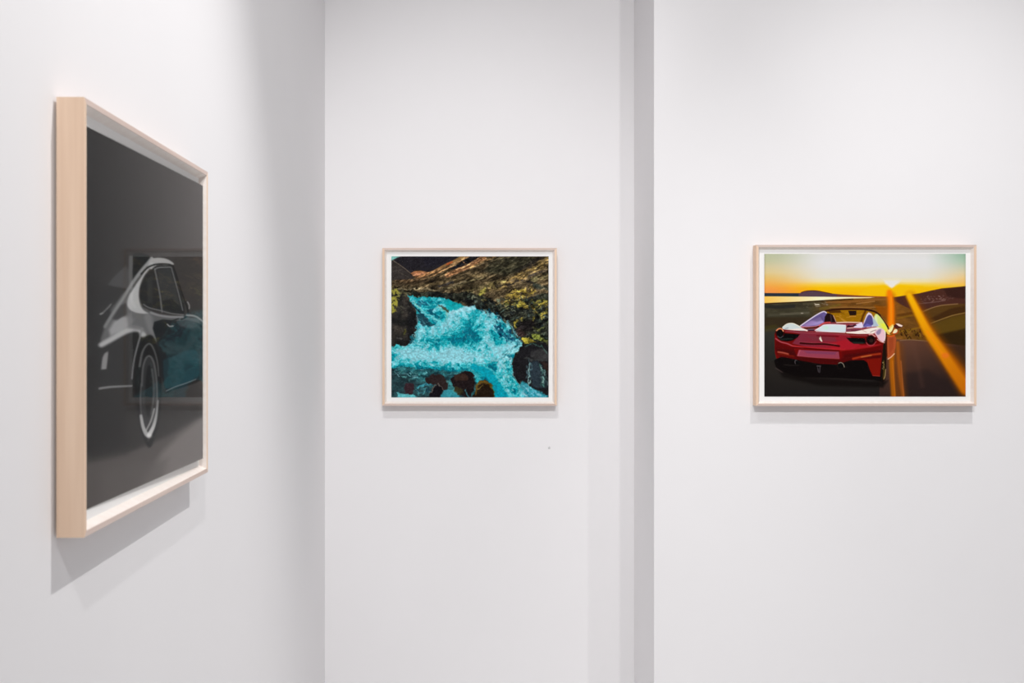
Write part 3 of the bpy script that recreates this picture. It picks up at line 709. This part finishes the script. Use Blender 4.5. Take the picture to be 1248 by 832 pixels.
    A.line([(1088.6, 407), (1092.6, 406.4), (1094.8, 403)], 1.1, (196, 62, 22), 0.8, 0.9)
    A.line([(1054, 377.2), (1066, 379.8), (1073, 384.8), (1079, 393.2), (1083, 400.8)], 1.5, (38, 20, 12), 0.8, 1.0)
    A.line([(1074, 384.6), (1080, 393), (1084.4, 400)], 0.7, (210, 130, 60), 0.7, 0.7)
    A.img = np.clip(A.img, 0, 255)
    return A


def paint_dark_coupe():
    A = Art(0.0, 0.0, 150.0, 450.0, 2.0, 21)
    X, Y = A.X, A.Y
    A.img = mixc((X / 150) * 0.85 + (0.4 - Y / 450) * 0.4, (26, 25, 25), (76, 71, 70))
    # studio floor, pool of pale ground at the lower right
    A.poly([(-4.5, 388.8), (43.1, 392.5), (93.8, 391.0), (159.2, 373.8), (159.2, 470.7), (-4.5, 464.4)], (76, 71, 69), 26)
    A.poly([(84.9, 416.5), (110.4, 399.0), (153.3, 380.5), (153.3, 468.1), (93.8, 465.9), (52.3, 456.3)], (112, 106, 104), 16, False, 0.9)
    A.poly([(17.8, 413.1), (52.3, 414.6), (93.8, 429.7), (82.7, 460.4), (17.8, 448.3)], (84, 79, 77), 18, False, 0.7)
    A.line([(100.8, 427.6), (120.4, 421.5), (136.3, 414.3)], 3, (106, 101, 99), 7, 0.5)
    A.poly([(5.6, 305.5), (43.1, 312.0), (52.3, 395.9), (43.1, 400.0), (5.6, 393.0)], (30, 28, 28), 16, False, 0.7)
    A.poly([(43.1, 338.9), (82.7, 354.3), (144.7, 359.4), (150.4, 378.4), (93.8, 393.4), (57.1, 397.7), (43.1, 392.5)], (38, 35, 34), 12, False, 0.85)
    A.poly([(100.8, 120.8), (153.3, 106.9), (153.3, 235.5), (100.8, 236.2)], (48, 45, 44), 14, False, 0.7)
    # engine lid and rear body in shade
    A.poly([(11.6, 209.7), (19.4, 182.8), (43.1, 182.2), (62.0, 205.3), (63.9, 281.8), (52.3, 319.1), (15.5, 309.2), (13.1, 267.1)], (27, 27, 28), 8)
    # rear screen and roof back edge
    A.poly([(22.6, 183.3), (30.9, 169.5), (42.2, 155.6), (45.8, 161.3), (44.0, 185.3)], (56, 56, 57), 2)
    A.line([(18.6, 182.9), (28.4, 165.8), (39.5, 149.8), (48.6, 140.1)], 2.2, (36, 34, 34), 2, 0.9)
    A.poly([(45.8, 141.9), (50.4, 139.6), (49.5, 176.9), (44.9, 180.9)], (72, 72, 72), 2.5)
    A.poly([(50.4, 139.6), (58.0, 136.1), (65.9, 135.7), (71.0, 140.2), (62.9, 156.8), (54.2, 172.9), (50.0, 174.7)], (24, 26, 27), 1.6)
    A.line([(50.4, 139.6), (58.0, 135.5), (67.0, 135.5), (71.0, 139.0)], 2.0, (14, 15, 15), 1.5, 0.9)
    # grey quarter panel, shoulder and haunch
    A.poly([(16.2, 249.3), (21.0, 233.2), (30.9, 214.2), (39.5, 200.8), (50.4, 182.2), (62.0, 207.5), (82.7, 217.6), (144.7, 219.5), (144.7, 230.3), (93.8, 226.6), (76.2, 231.9), (74.1, 245.8), (68.0, 250.3), (58.0, 241.2), (43.1, 243.4), (29.2, 251.6), (17.0, 258.3)],
           (82, 82, 83), 4)
    A.poly([(24.2, 239.2), (29.2, 228.8), (36.9, 222.2), (46.7, 221.2), (52.3, 224.8), (46.7, 233.7), (36.0, 241.3), (25.9, 246.4)], (140, 140, 141), 5, False, 0.95)
    A.poly([(26.7, 224.8), (36.0, 207.5), (44.9, 202.4), (50.4, 215.0), (41.3, 219.9), (32.6, 226.6)], (40, 40, 41), 3, False, 0.85)
    A.line([(17.0, 257.3), (25.9, 251.5), (36.0, 244.4), (44.9, 239.1), (52.3, 236.8), (59.0, 239.0), (62.0, 244.6)], 6, (160, 160, 160), 4.5, 0.95, w1=8)
    A.line([(20.2, 235.2), (25.1, 224.9), (31.7, 212.1), (39.5, 197.7), (46.7, 182.8), (54.2, 168.5), (62.0, 155.8), (69.0, 145.3), (73.1, 138.5)], 3.2, (112, 113, 113), 2.6, 0.9, w1=4.5, c1=(150, 150, 150))
    A.line([(27.5, 214.5), (35.2, 201.3), (41.3, 191.0)], 3, (108, 110, 110), 4, 0.6)
    # roof rail and broad pillar
    A.poly([(69.0, 147.5), (72.1, 139.9), (80.5, 135.6), (90.4, 134.4), (98.4, 136.1), (103.2, 140.0), (93.8, 143.2), (81.6, 145.9), (72.1, 153.8)], (150, 149, 148), 2.2, True)
    A.poly([(43.1, 202.6), (56.1, 216.8), (76.2, 220.3), (76.2, 236.5), (70.0, 245.8), (58.0, 239.0), (44.9, 236.9), (43.1, 219.8)], (96, 96, 97), 5, False, 0.8)
    A.poly([(72.1, 144.5), (65.9, 153.9), (60.0, 166.3), (52.3, 179.8), (45.8, 193.7), (43.6, 204.7), (45.8, 211.0), (51.4, 214.9), (60.0, 216.6), (69.0, 216.1), (62.9, 211.9), (59.0, 205.5), (57.1, 194.6), (58.0, 181.1), (62.9, 165.8), (70.0, 154.2), (76.2, 147.1)],
           (160, 160, 160), 2.6, True)
    A.line([(50.4, 184.4), (48.6, 197.7), (52.3, 208.3)], 3, (178, 178, 178), 4, 0.5)
    A.line([(67.0, 151.4), (60.0, 164.1), (53.3, 177.4), (47.7, 189.2)], 1.2, (84, 84, 84), 1.4, 0.8)
    # side glass
    A.poly([(76.2, 149.4), (80.5, 146.7), (98.4, 142.8), (102.0, 146.4), (109.2, 167.4), (119.2, 197.7), (119.2, 213.0), (99.6, 214.2), (82.7, 211.7), (68.0, 209.3), (61.0, 203.1), (58.5, 192.2), (60.0, 178.6), (64.9, 164.3)], (30, 31, 32), 1.6)
    A.poly([(79.4, 152.2), (98.4, 147.1), (108.0, 178.8), (112.9, 205.8), (88.2, 205.3)], (48, 49, 50), 4, False, 0.8)
    A.poly([(87.1, 195.9), (100.8, 192.0), (112.9, 203.3), (114.1, 209.5), (88.2, 210.1)], (26, 27, 28), 3, False, 0.8)
    A.poly([(67.0, 168.4), (74.1, 162.6), (74.1, 201.9), (68.0, 200.2)], (50, 50, 50), 4, False, 0.6)
    A.line([(76.8, 152.8), (80.5, 170.8), (83.8, 189.2), (86.5, 212.6)], 2.0, (92, 92, 93), 1.5, 0.95)
    A.line([(62.9, 204.0), (70.0, 208.0), (84.9, 210.9), (100.8, 214.1), (117.9, 215.0)], 1.5, (108, 108, 108), 1.4, 0.9)
    A.line([(77.3, 152.7), (82.7, 149.2), (98.4, 145.3)], 1.2, (128, 128, 128), 1.2, 0.9)
    A.line([(99.6, 145.6), (104.3, 162.0), (110.4, 183.5), (116.6, 208.1)], 1.8, (96, 96, 97), 1.4, 0.9)
    A.line([(60.0, 162.9), (68.0, 152.3), (77.3, 146.2), (89.3, 142.6), (99.6, 142.0), (103.7, 147.2), (109.2, 163.6), (116.6, 185.2), (123.0, 201.2), (125.0, 212.6), (120.4, 219.3), (114.1, 222.1)], 2.2, (16, 17, 18), 1.4, 0.98)
    A.line([(110.4, 221.0), (99.6, 225.2), (89.3, 224.4)], 2.0, (20, 21, 22), 1.8, 0.9)
    A.line([(124.3, 194.6), (126.9, 199.5), (126.9, 204.7)], 1.8, (150, 148, 146), 1.6, 0.8)
    # belt line and shoulder into the door
    A.line([(72.1, 214.7), (82.7, 217.6), (98.4, 219.1), (116.6, 218.2)], 3.2, (128, 128, 129), 2.5, 0.9)
    A.line([(123.0, 215.3), (132.3, 215.5), (140.5, 217.7), (149.0, 223.4)], 2.8, (138, 137, 136), 2, 0.9)
    A.line([(68.0, 220.7), (71.0, 234.3), (76.2, 248.1), (80.5, 264.6)], 9, (110, 110, 111), 6, 0.9, w1=3)
    A.line([(61.0, 236.7), (58.0, 250.1), (53.3, 269.8), (50.4, 287.1), (49.0, 303.3)], 2.2, (118, 118, 119), 2, 0.9, w1=1.4)
    # door skin
    A.poly([(76.2, 227.2), (87.1, 223.3), (108.0, 224.9), (123.0, 223.1), (139.1, 226.4), (149.0, 230.2), (149.0, 319.7), (139.1, 323.5), (93.8, 330.6), (86.0, 307.6), (83.8, 279.0), (78.4, 250.5), (74.1, 236.5)], (22, 25, 28), 2.5)
    A.poly([(108.0, 226.1), (125.6, 221.7), (140.5, 226.4), (146.1, 235.6), (128.3, 235.9), (112.9, 233.5)], (62, 63, 64), 4, False, 0.8)
    A.line([(143.3, 227.6), (146.1, 249.1), (144.7, 276.0), (146.1, 319.2)], 1.2, (52, 53, 54), 1.5, 0.8)
    A.poly([(88.2, 291.3), (89.3, 281.8), (103.2, 278.1), (115.4, 272.7), (130.9, 269.8), (140.5, 274.4), (143.3, 286.6), (141.9, 313.2), (125.6, 321.3), (93.8, 324.5), (89.3, 310.5)], (22, 42, 48), 2.2, True)
    A.line([(93.8, 230.3), (97.3, 233.2), (102.0, 232.5)], 1.8, (150, 149, 147), 1.3, 0.85)
    A.line([(92.7, 327.9), (105.5, 324.2), (120.4, 321.7), (137.7, 317.9)], 1.6, (110, 116, 118), 1.5, 0.85)
    A.line([(100.8, 335.6), (120.4, 333.2)], 1.2, (58, 60, 60), 2, 0.6)
    # lamp cluster, bumper strip and lid louvres
    A.poly([(17.8, 273.4), (20.2, 267.6), (23.8, 265.8), (23.0, 275.9), (21.8, 287.5), (16.6, 287.4)], (122, 121, 121), 2.2)
    A.line([(15.5, 310.2), (24.2, 310.2), (36.0, 311.4), (48.6, 313.0)], 2.8, (122, 122, 122), 2.2, 0.95, w1=2.0)
    A.line([(15.8, 219.8), (18.2, 218.7)], 1.6, (142, 142, 140), 1.2, 0.9)
    A.line([(19.0, 217.1), (20.6, 215.5)], 1.4, (122, 122, 120), 1.2, 0.8)
    A.line([(21.4, 213.9), (23.4, 211.7)], 1.4, (122, 122, 120), 1.2, 0.8)
    A.line([(24.2, 210.6), (26.3, 206.8)], 1.4, (122, 122, 120), 1.2, 0.8)
    # arch and wheel
    A.poly([(53.3, 280.8), (57.1, 263.4), (62.9, 251.3), (70.0, 245.8), (76.2, 250.5), (81.6, 264.7), (84.9, 289.7), (86.0, 325.5), (83.8, 360.5), (78.4, 385.9), (71.0, 403.0), (62.9, 388.7), (55.2, 352.8), (51.4, 313.5)], (20, 20, 21), 3, True)
    A.line([(58.0, 287.9), (61.0, 270.3), (65.9, 260.5), (71.0, 258.4), (76.2, 267.9), (80.5, 285.7), (82.1, 304.7)], 2.6, (96, 96, 96), 2.6, 0.85, w1=1.2)
    A.poly([(61.0, 315.2), (62.9, 288.5), (67.0, 276.4), (71.0, 275.6), (75.2, 285.2), (78.4, 304.2), (79.4, 330.1), (77.3, 362.3), (72.1, 381.5), (68.0, 381.3), (62.9, 365.0), (61.0, 343.2)], (44, 44, 45), 3, True, 0.9)
    A.poly([(64.9, 315.8), (67.0, 293.5), (70.0, 288.1), (73.1, 300.0), (74.1, 329.0), (72.1, 353.9), (68.0, 359.7), (64.9, 344.1)], (18, 18, 19), 3, True, 0.9)
    A.line([(60.5, 315.1), (62.0, 290.6), (65.9, 277.5), (71.0, 275.6), (75.7, 285.3), (78.9, 306.6), (80.0, 330.2), (79.4, 353.5)], 2.2, (92, 92, 92), 2.4, 0.85)
    A.line([(73.1, 294.2), (75.7, 315.4), (75.2, 336.2), (72.1, 356.2)], 2.4, (76, 76, 76), 2.5, 0.75)
    A.line([(60.0, 312.8), (59.0, 332.7), (60.0, 353.0)], 2.0, (80, 80, 80), 2, 0.85)
    A.line([(59.5, 355.1), (62.0, 370.4), (65.9, 381.8), (70.0, 386.6)], 3.2, (160, 159, 158), 2, 0.95, w1=5.5)
    A.line([(70.0, 384.3), (75.2, 374.4), (78.9, 359.2), (81.1, 339.8)], 6.5, (200, 199, 198), 2.6, 0.95, w1=2.0, c1=(120, 120, 120))
    A.line([(65.9, 377.3), (72.1, 365.4), (76.2, 350.3)], 2.4, (150, 149, 148), 1.8, 0.85)
    A.line([(68.0, 391.6), (74.1, 388.0)], 1.4, (92, 90, 89), 1.5, 0.7)
    A.img = np.clip(A.img, 0, 255)
    return A


# ------------------------------------------------------------------ materials
def new_mat(name):
    m = bpy.data.materials.new(name)
    m.use_nodes = True
    nt = m.node_tree
    return m, nt, nt.nodes['Principled BSDF']


def paint_mat(name, col, rough=0.75, bump=0.025):
    m, nt, p = new_mat(name)
    p.inputs['Roughness'].default_value = rough
    p.inputs['Specular IOR Level'].default_value = 0.2
    tc = nt.nodes.new('ShaderNodeTexCoord')
    n1 = nt.nodes.new('ShaderNodeTexNoise'); n1.inputs['Scale'].default_value = 3.0; n1.inputs['Detail'].default_value = 3
    nt.links.new(tc.outputs['Object'], n1.inputs['Vector'])
    r = nt.nodes.new('ShaderNodeMapRange')
    r.inputs['To Min'].default_value = 0.985; r.inputs['To Max'].default_value = 1.01
    nt.links.new(n1.outputs['Fac'], r.inputs['Value'])
    mul = nt.nodes.new('ShaderNodeVectorMath'); mul.operation = 'SCALE'
    mul.inputs[0].default_value = col[:3]
    nt.links.new(r.outputs['Result'], mul.inputs['Scale'])
    nt.links.new(mul.outputs['Vector'], p.inputs['Base Color'])
    n2 = nt.nodes.new('ShaderNodeTexNoise'); n2.inputs['Scale'].default_value = 160.0; n2.inputs['Detail'].default_value = 3
    nt.links.new(tc.outputs['Object'], n2.inputs['Vector'])
    b = nt.nodes.new('ShaderNodeBump'); b.inputs['Strength'].default_value = bump; b.inputs['Distance'].default_value = 0.002
    nt.links.new(n2.outputs['Fac'], b.inputs['Height'])
    nt.links.new(b.outputs['Normal'], p.inputs['Normal'])
    return m


def wood_mat(name, ca, cb, axis):
    m, nt, p = new_mat(name)
    p.inputs['Roughness'].default_value = 0.5
    tc = nt.nodes.new('ShaderNodeTexCoord')
    mp = nt.nodes.new('ShaderNodeMapping')
    s = [70, 70, 70]
    s[axis] = 2.5
    mp.inputs['Scale'].default_value = s
    nt.links.new(tc.outputs['Object'], mp.inputs['Vector'])
    n = nt.nodes.new('ShaderNodeTexNoise'); n.inputs['Scale'].default_value = 1.0; n.inputs['Detail'].default_value = 5
    nt.links.new(mp.outputs['Vector'], n.inputs['Vector'])
    cr = nt.nodes.new('ShaderNodeValToRGB')
    cr.color_ramp.elements[0].position = 0.3; cr.color_ramp.elements[0].color = (*ca, 1)
    cr.color_ramp.elements[1].position = 0.7; cr.color_ramp.elements[1].color = (*cb, 1)
    nt.links.new(n.outputs['Fac'], cr.inputs['Fac'])
    nt.links.new(cr.outputs['Color'], p.inputs['Base Color'])
    b = nt.nodes.new('ShaderNodeBump'); b.inputs['Strength'].default_value = 0.15; b.inputs['Distance'].default_value = 0.001
    nt.links.new(n.outputs['Fac'], b.inputs['Height'])
    nt.links.new(b.outputs['Normal'], p.inputs['Normal'])
    return m


def glazing_mat(name, ior):
    m = bpy.data.materials.new(name)
    m.use_nodes = True
    nt = m.node_tree
    nt.nodes.clear()
    out = nt.nodes.new('ShaderNodeOutputMaterial')
    tr = nt.nodes.new('ShaderNodeBsdfTransparent'); tr.inputs['Color'].default_value = (0.985, 0.99, 0.985, 1)
    gl = nt.nodes.new('ShaderNodeBsdfGlossy'); gl.inputs['Roughness'].default_value = 0.02
    fr = nt.nodes.new('ShaderNodeFresnel'); fr.inputs['IOR'].default_value = ior
    # same reflectance from both sides of the thin sheet
    geo = nt.nodes.new('ShaderNodeNewGeometry')
    mi = nt.nodes.new('ShaderNodeMapRange')
    mi.inputs['To Min'].default_value = ior
    mi.inputs['To Max'].default_value = 1.0 / ior
    nt.links.new(geo.outputs['Backfacing'], mi.inputs['Value'])
    nt.links.new(mi.outputs['Result'], fr.inputs['IOR'])
    mx = nt.nodes.new('ShaderNodeMixShader')
    # anti-reflective coating: weak head-on, rising quickly towards grazing view
    pw = nt.nodes.new('ShaderNodeMath'); pw.operation = 'POWER'; pw.inputs[1].default_value = 1.7
    mu = nt.nodes.new('ShaderNodeMath'); mu.operation = 'MULTIPLY'; mu.inputs[1].default_value = 2.1; mu.use_clamp = True
    nt.links.new(fr.outputs['Fac'], pw.inputs[0])
    nt.links.new(pw.outputs[0], mu.inputs[0])
    nt.links.new(mu.outputs[0], mx.inputs['Fac'])
    nt.links.new(tr.outputs['BSDF'], mx.inputs[1])
    nt.links.new(gl.outputs['BSDF'], mx.inputs[2])
    nt.links.new(mx.outputs['Shader'], out.inputs['Surface'])
    return m


def print_mat(name):
    m, nt, p = new_mat(name)
    p.inputs['Roughness'].default_value = 0.6
    p.inputs['Specular IOR Level'].default_value = 0.05
    a = nt.nodes.new('ShaderNodeAttribute'); a.attribute_name = 'ink'
    nt.links.new(a.outputs['Color'], p.inputs['Base Color'])
    return m


WALL = (0.865, 0.852, 0.860)
M_wall = paint_mat('white_wall_paint', WALL)
M_ceil = paint_mat('ceiling_paint', (0.86, 0.86, 0.86))
M_floor = paint_mat('pale_concrete', (0.78, 0.78, 0.78), 0.5)
M_glass = glazing_mat('clear_acrylic', 1.20)
M_paper = paint_mat('white_paper', (0.90, 0.89, 0.875), 0.8, 0.02)
M_liner = paint_mat('white_liner', (0.93, 0.92, 0.90), 0.6, 0.02)
M_back = paint_mat('backing_board', (0.35, 0.30, 0.25), 0.8, 0.02)
M_felt = paint_mat('felt_bumper', (0.25, 0.25, 0.25), 0.9, 0.02)
M_mark = paint_mat('filler_grey', (0.60, 0.60, 0.60), 0.9, 0.02)
M_woodx = wood_mat('maple_horizontal', (0.62, 0.48, 0.415), (0.71, 0.575, 0.51), 0)
M_woodz = wood_mat('maple_vertical', (0.77, 0.55, 0.395), (0.87, 0.655, 0.49), 2)  # same maple, warmer and lighter: light on the side face is in the colour
M_slope = wood_mat('lit_bevel', (0.84, 0.75, 0.69), (0.90, 0.83, 0.78), 1)  # slope wood lightened: the strong overhead light is put into its colour


# ------------------------------------------------------------------ mesh helpers
def link(name, bm, mats, parent=None):
    me = bpy.data.meshes.new(name)
    bm.normal_update()
    bm.to_mesh(me)
    bm.free()
    for mt in (mats if isinstance(mats, (list, tuple)) else [mats]):
        me.materials.append(mt)
    o = bpy.data.objects.new(name, me)
    COL.objects.link(o)
    o.parent = parent
    return o


def add_box(bm, x0, x1, y0, y1, z0, z1):
    r = bmesh.ops.create_cube(bm, size=1.0)
    vsx = r['verts']
    for v in vsx:
        v.co = Vector(((x0 + x1) / 2 + v.co.x * (x1 - x0), (y0 + y1) / 2 + v.co.y * (y1 - y0), (z0 + z1) / 2 + v.co.z * (z1 - z0)))
    return vsx


def structure(name, mat, *boxes):
    bm = bmesh.new()
    for b in boxes:
        add_box(bm, *b)
    o = link(name, bm, mat)
    o['kind'] = 'structure'
    return o


# ------------------------------------------------------------------ the room
DC, DR = 3.875, 3.445          # recessed wall, right wall that stands forward of it
XW, XS = -0.575, 0.603         # left wall plane, outer corner of the step
H = 5.0
structure('floor', M_floor, (XW - 0.12, 4.2, -1.6, 4.1, -0.1, 0.0))
structure('ceiling', M_ceil, (XW - 0.12, 4.2, -1.6, 4.1, H, H + 0.1))
structure('wall_left', M_wall, (XW - 0.12, XW, -1.6, DC, 0.0, H))
structure('wall_back', M_wall, (XW - 0.12, XS, DC, DC + 0.12, 0.0, H))
bm = bmesh.new()
add_box(bm, XS, 4.2, DR, DC + 0.12, 0.0, H)
edges = [e for e in bm.edges if abs(e.verts[0].co.x - XS) < 1e-4 and abs(e.verts[1].co.x - XS) < 1e-4
         and abs(e.verts[0].co.y - DR) < 1e-4 and abs(e.verts[1].co.y - DR) < 1e-4]
bmesh.ops.bevel(bm, geom=edges, offset=0.003, segments=3, affect='EDGES', profile=0.5)
o = link('wall_right', bm, M_wall)
o['kind'] = 'structure'


# ------------------------------------------------------------------ framed pictures
# local space of a picture: x to the right, z up, wall at y = 0, front face at y = -D, centre at the origin
def ring(bm, w, h, profile, mats=(0, 1), special=()):
    """mitred moulding: profile points are (inset from the outer edge, y); closed loop"""
    corners = [(-1, -1), (1, -1), (1, 1), (-1, 1)]
    rows = []
    for (sx, sz) in corners:
        rows.append([[bm.verts.new((sx * (w / 2 - i), y, sz * (h / 2 - i))) for (i, y) in profile] for _ in range(2)])
    n = len(profile)
    for c in range(4):
        a, b = rows[c][1], rows[(c + 1) % 4][0]
        for k in range(n):
            f = bm.faces.new((a[k], a[(k + 1) % n], b[(k + 1) % n], b[k]))
            f.material_index = 2 if k in special else (mats[0] if c in (0, 2) else mats[1])
    bmesh.ops.recalc_face_normals(bm, faces=bm.faces)


def print_mesh(name, A, x0, x1, z1, z0, y, gain, lift, parent, warp=None):
    """flat sheet whose vertices carry the ink colours"""
    nx, ny = A.nx, A.ny
    gx = np.linspace(x0, x1, nx)
    gz = np.linspace(z1, z0, ny)
    XX, ZZ = np.meshgrid(gx, gz)
    co = np.stack([XX, np.full(XX.shape, y), ZZ], -1).reshape(-1, 3).astype(np.float32)
    idx = np.arange(nx * ny).reshape(ny, nx)
    q = np.stack([idx[:-1, :-1], idx[1:, :-1], idx[1:, 1:], idx[:-1, 1:]], -1).reshape(-1, 4).astype(np.int32)
    me = bpy.data.meshes.new(name)
    me.vertices.add(len(co)); me.vertices.foreach_set('co', co.ravel())
    me.loops.add(q.size); me.loops.foreach_set('vertex_index', q.ravel())
    me.polygons.add(len(q))
    me.polygons.foreach_set('loop_start', np.arange(0, q.size, 4, dtype=np.int32))
    try:
        me.polygons.foreach_set('loop_total', np.full(len(q), 4, dtype=np.int32))
    except Exception:
        pass
    me.update(calc_edges=True)
    lin = np.clip(s2l(A.img) * gain - lift, 0.0008, 0.93)
    rgba = np.concatenate([lin, np.ones(lin.shape[:2] + (1,))], -1).reshape(-1, 4).astype(np.float32)
    ca = me.color_attributes.new('ink', 'FLOAT_COLOR', 'POINT')
    ca.data.foreach_set('color', rgba.ravel())
    me.materials.append(print_mat(name + '_inks'))
    o = bpy.data.objects.new(name, me)
    COL.objects.link(o)
    o.parent = parent
    return o


def picture(W, Hh, D, t, recess, mleft, mright, mtop, mbot, loc, rotz, art, gain, lift, label, tilt=0.0, sl=0.0065):
    root = bpy.data.objects.new('framed_picture', None)
    COL.objects.link(root)
    root.location = loc
    root.rotation_euler = (0, 0, rotz)
    root.empty_display_size = 0.1
    root['label'] = label
    root['category'] = 'picture'
    root['group'] = 'framed photographs on the gallery walls'
    yf, yp = -D, -D + recess
    e = 0.0006
    bm = bmesh.new()
    # flat front lip, then a wooden slope running in to the mount
    ring(bm, W, Hh, [(0, 0), (0, yf + e), (e, yf), (t - e, yf), (t, yf + e), (t + sl, yp), (t + sl, 0)], special=(4,))
    link('frame', bm, [M_woodx, M_woodz, M_slope], root)
    a, b = W / 2 - t - sl + 0.0003, Hh / 2 - t - sl + 0.0003
    bm = bmesh.new()
    add_box(bm, -a, a, yp, yp + 0.002, -b, b)
    link('mount_board', bm, M_paper, root)
    bm = bmesh.new()
    add_box(bm, -a, a, yp + 0.0022, yp + 0.006, -b, b)
    link('backing_board', bm, M_back, root)
    # the print, bonded behind a thin clear acrylic face
    px0, px1 = -W / 2 + t + mleft, W / 2 - t - mright
    pz1, pz0 = Hh / 2 - t - mtop, -Hh / 2 + t + mbot
    off = 0.0008 + abs(math.tan(tilt)) * (px1 - px0) / 2
    xc = (px0 + px1) / 2
    pm = print_mesh('photograph', art, px0 - xc, px1 - xc, pz1, pz0, 0.0, gain, lift, root)
    pm.location = (xc, yp - off, 0)
    pm.rotation_euler = (0, 0, tilt)
    bm = bmesh.new()
    add_box(bm, px0 - xc, px1 - xc, -0.0026, -0.0004, pz0, pz1)
    back = [f for f in bm.faces if f.normal.y > 0.5]
    bmesh.ops.delete(bm, geom=back, context='FACES_ONLY')
    g = link('acrylic_face', bm, M_glass, root)
    g.location = pm.location
    g.rotation_euler = pm.rotation_euler
    return root


# left: dark coupe, seen steeply along the left wall
W1, H1, D1 = 0.650, 0.60, 0.038
z_mid = EYE + (0.3204 - 0.2796) / 2
picture(W1, H1, D1, 0.0085, 0.0145, 0.023, 0.0155, 0.0225, 0.0225,
        (XW + 0.0025, 1.385 + W1 / 2, z_mid), math.radians(90.25), paint_dark_coupe(), 1.2, 0.0,
        'pale wood framed dark photograph of a grey coupe, hung on the left wall', math.radians(-0.94))

# centre: waterfall, on the recessed wall
sC = 320.0 * DC / (DC - 0.04)
xl, xr = (466.0 - 580) / sC, (678.6 - 580) / sC
zt, zb = (404.8 - 302.0) / sC, (404.8 - 494.4) / sC
Wc, Hc = xr - xl, zt - zb
picture(Wc, Hc, 0.040, 0.0085, 0.014, 0.0245, 0.0215, 0.0225, 0.0225,
        ((xl + xr) / 2, DC - 0.0004, EYE + (zt + zb) / 2), 0, paint_waterfall(), 1.0, 0.004,
        'pale wood framed photograph of a turquoise waterfall, on the recessed wall by the corner')

# right: red convertible at sunset, on the forward wall
sR = 1240.0 / (DR - 0.038)
xl, xr = (921.5 - 580) / sR, (1190.2 - 580) / sR
zt, zb = (404.8 - 298.2) / sR, (404.8 - 494.6) / sR
Wr, Hr = xr - xl, zt - zb
picture(Wr, Hr, 0.038, 0.0085, 0.013, 0.0225, 0.0225, 0.021, 0.0225,
        ((xl + xr) / 2, DR - 0.0004, EYE + (zt + zb) / 2), 0, paint_sunset_car(), 1.0, 0.003,
        'widest framed picture, red convertible driving at sunset, on the right wall')


# ------------------------------------------------------------------ small blemishes on the plaster
def mark(x, y, z, r, label, seed):
    rs = random.Random(seed)
    bm = bmesh.new()
    n = 12
    rim = [bm.verts.new((r * (0.75 + 0.4 * rs.random()) * math.cos(6.2832 * k / n), 0, r * (0.8 + 0.6 * rs.random()) * math.sin(6.2832 * k / n))) for k in range(n)]
    top = [bm.verts.new((v.co.x * 0.6, -0.0012, v.co.z * 0.6)) for v in rim]
    bm.faces.new(top)
    for k in range(n):
        bm.faces.new((rim[k], rim[(k + 1) % n], top[(k + 1) % n], top[k]))
    bmesh.ops.recalc_face_normals(bm, faces=bm.faces)
    o = link('filler_spot', bm, M_mark)
    o.location = (x, y, z)
    o['label'] = label
    o['category'] = 'wall mark'
    return o


mark((669.4 - 580) / 320.0, DC, EYE + (404.8 - 545.6) / 320.0, 0.0046, 'tiny grey filler spot on the recessed wall below the waterfall picture', 1)
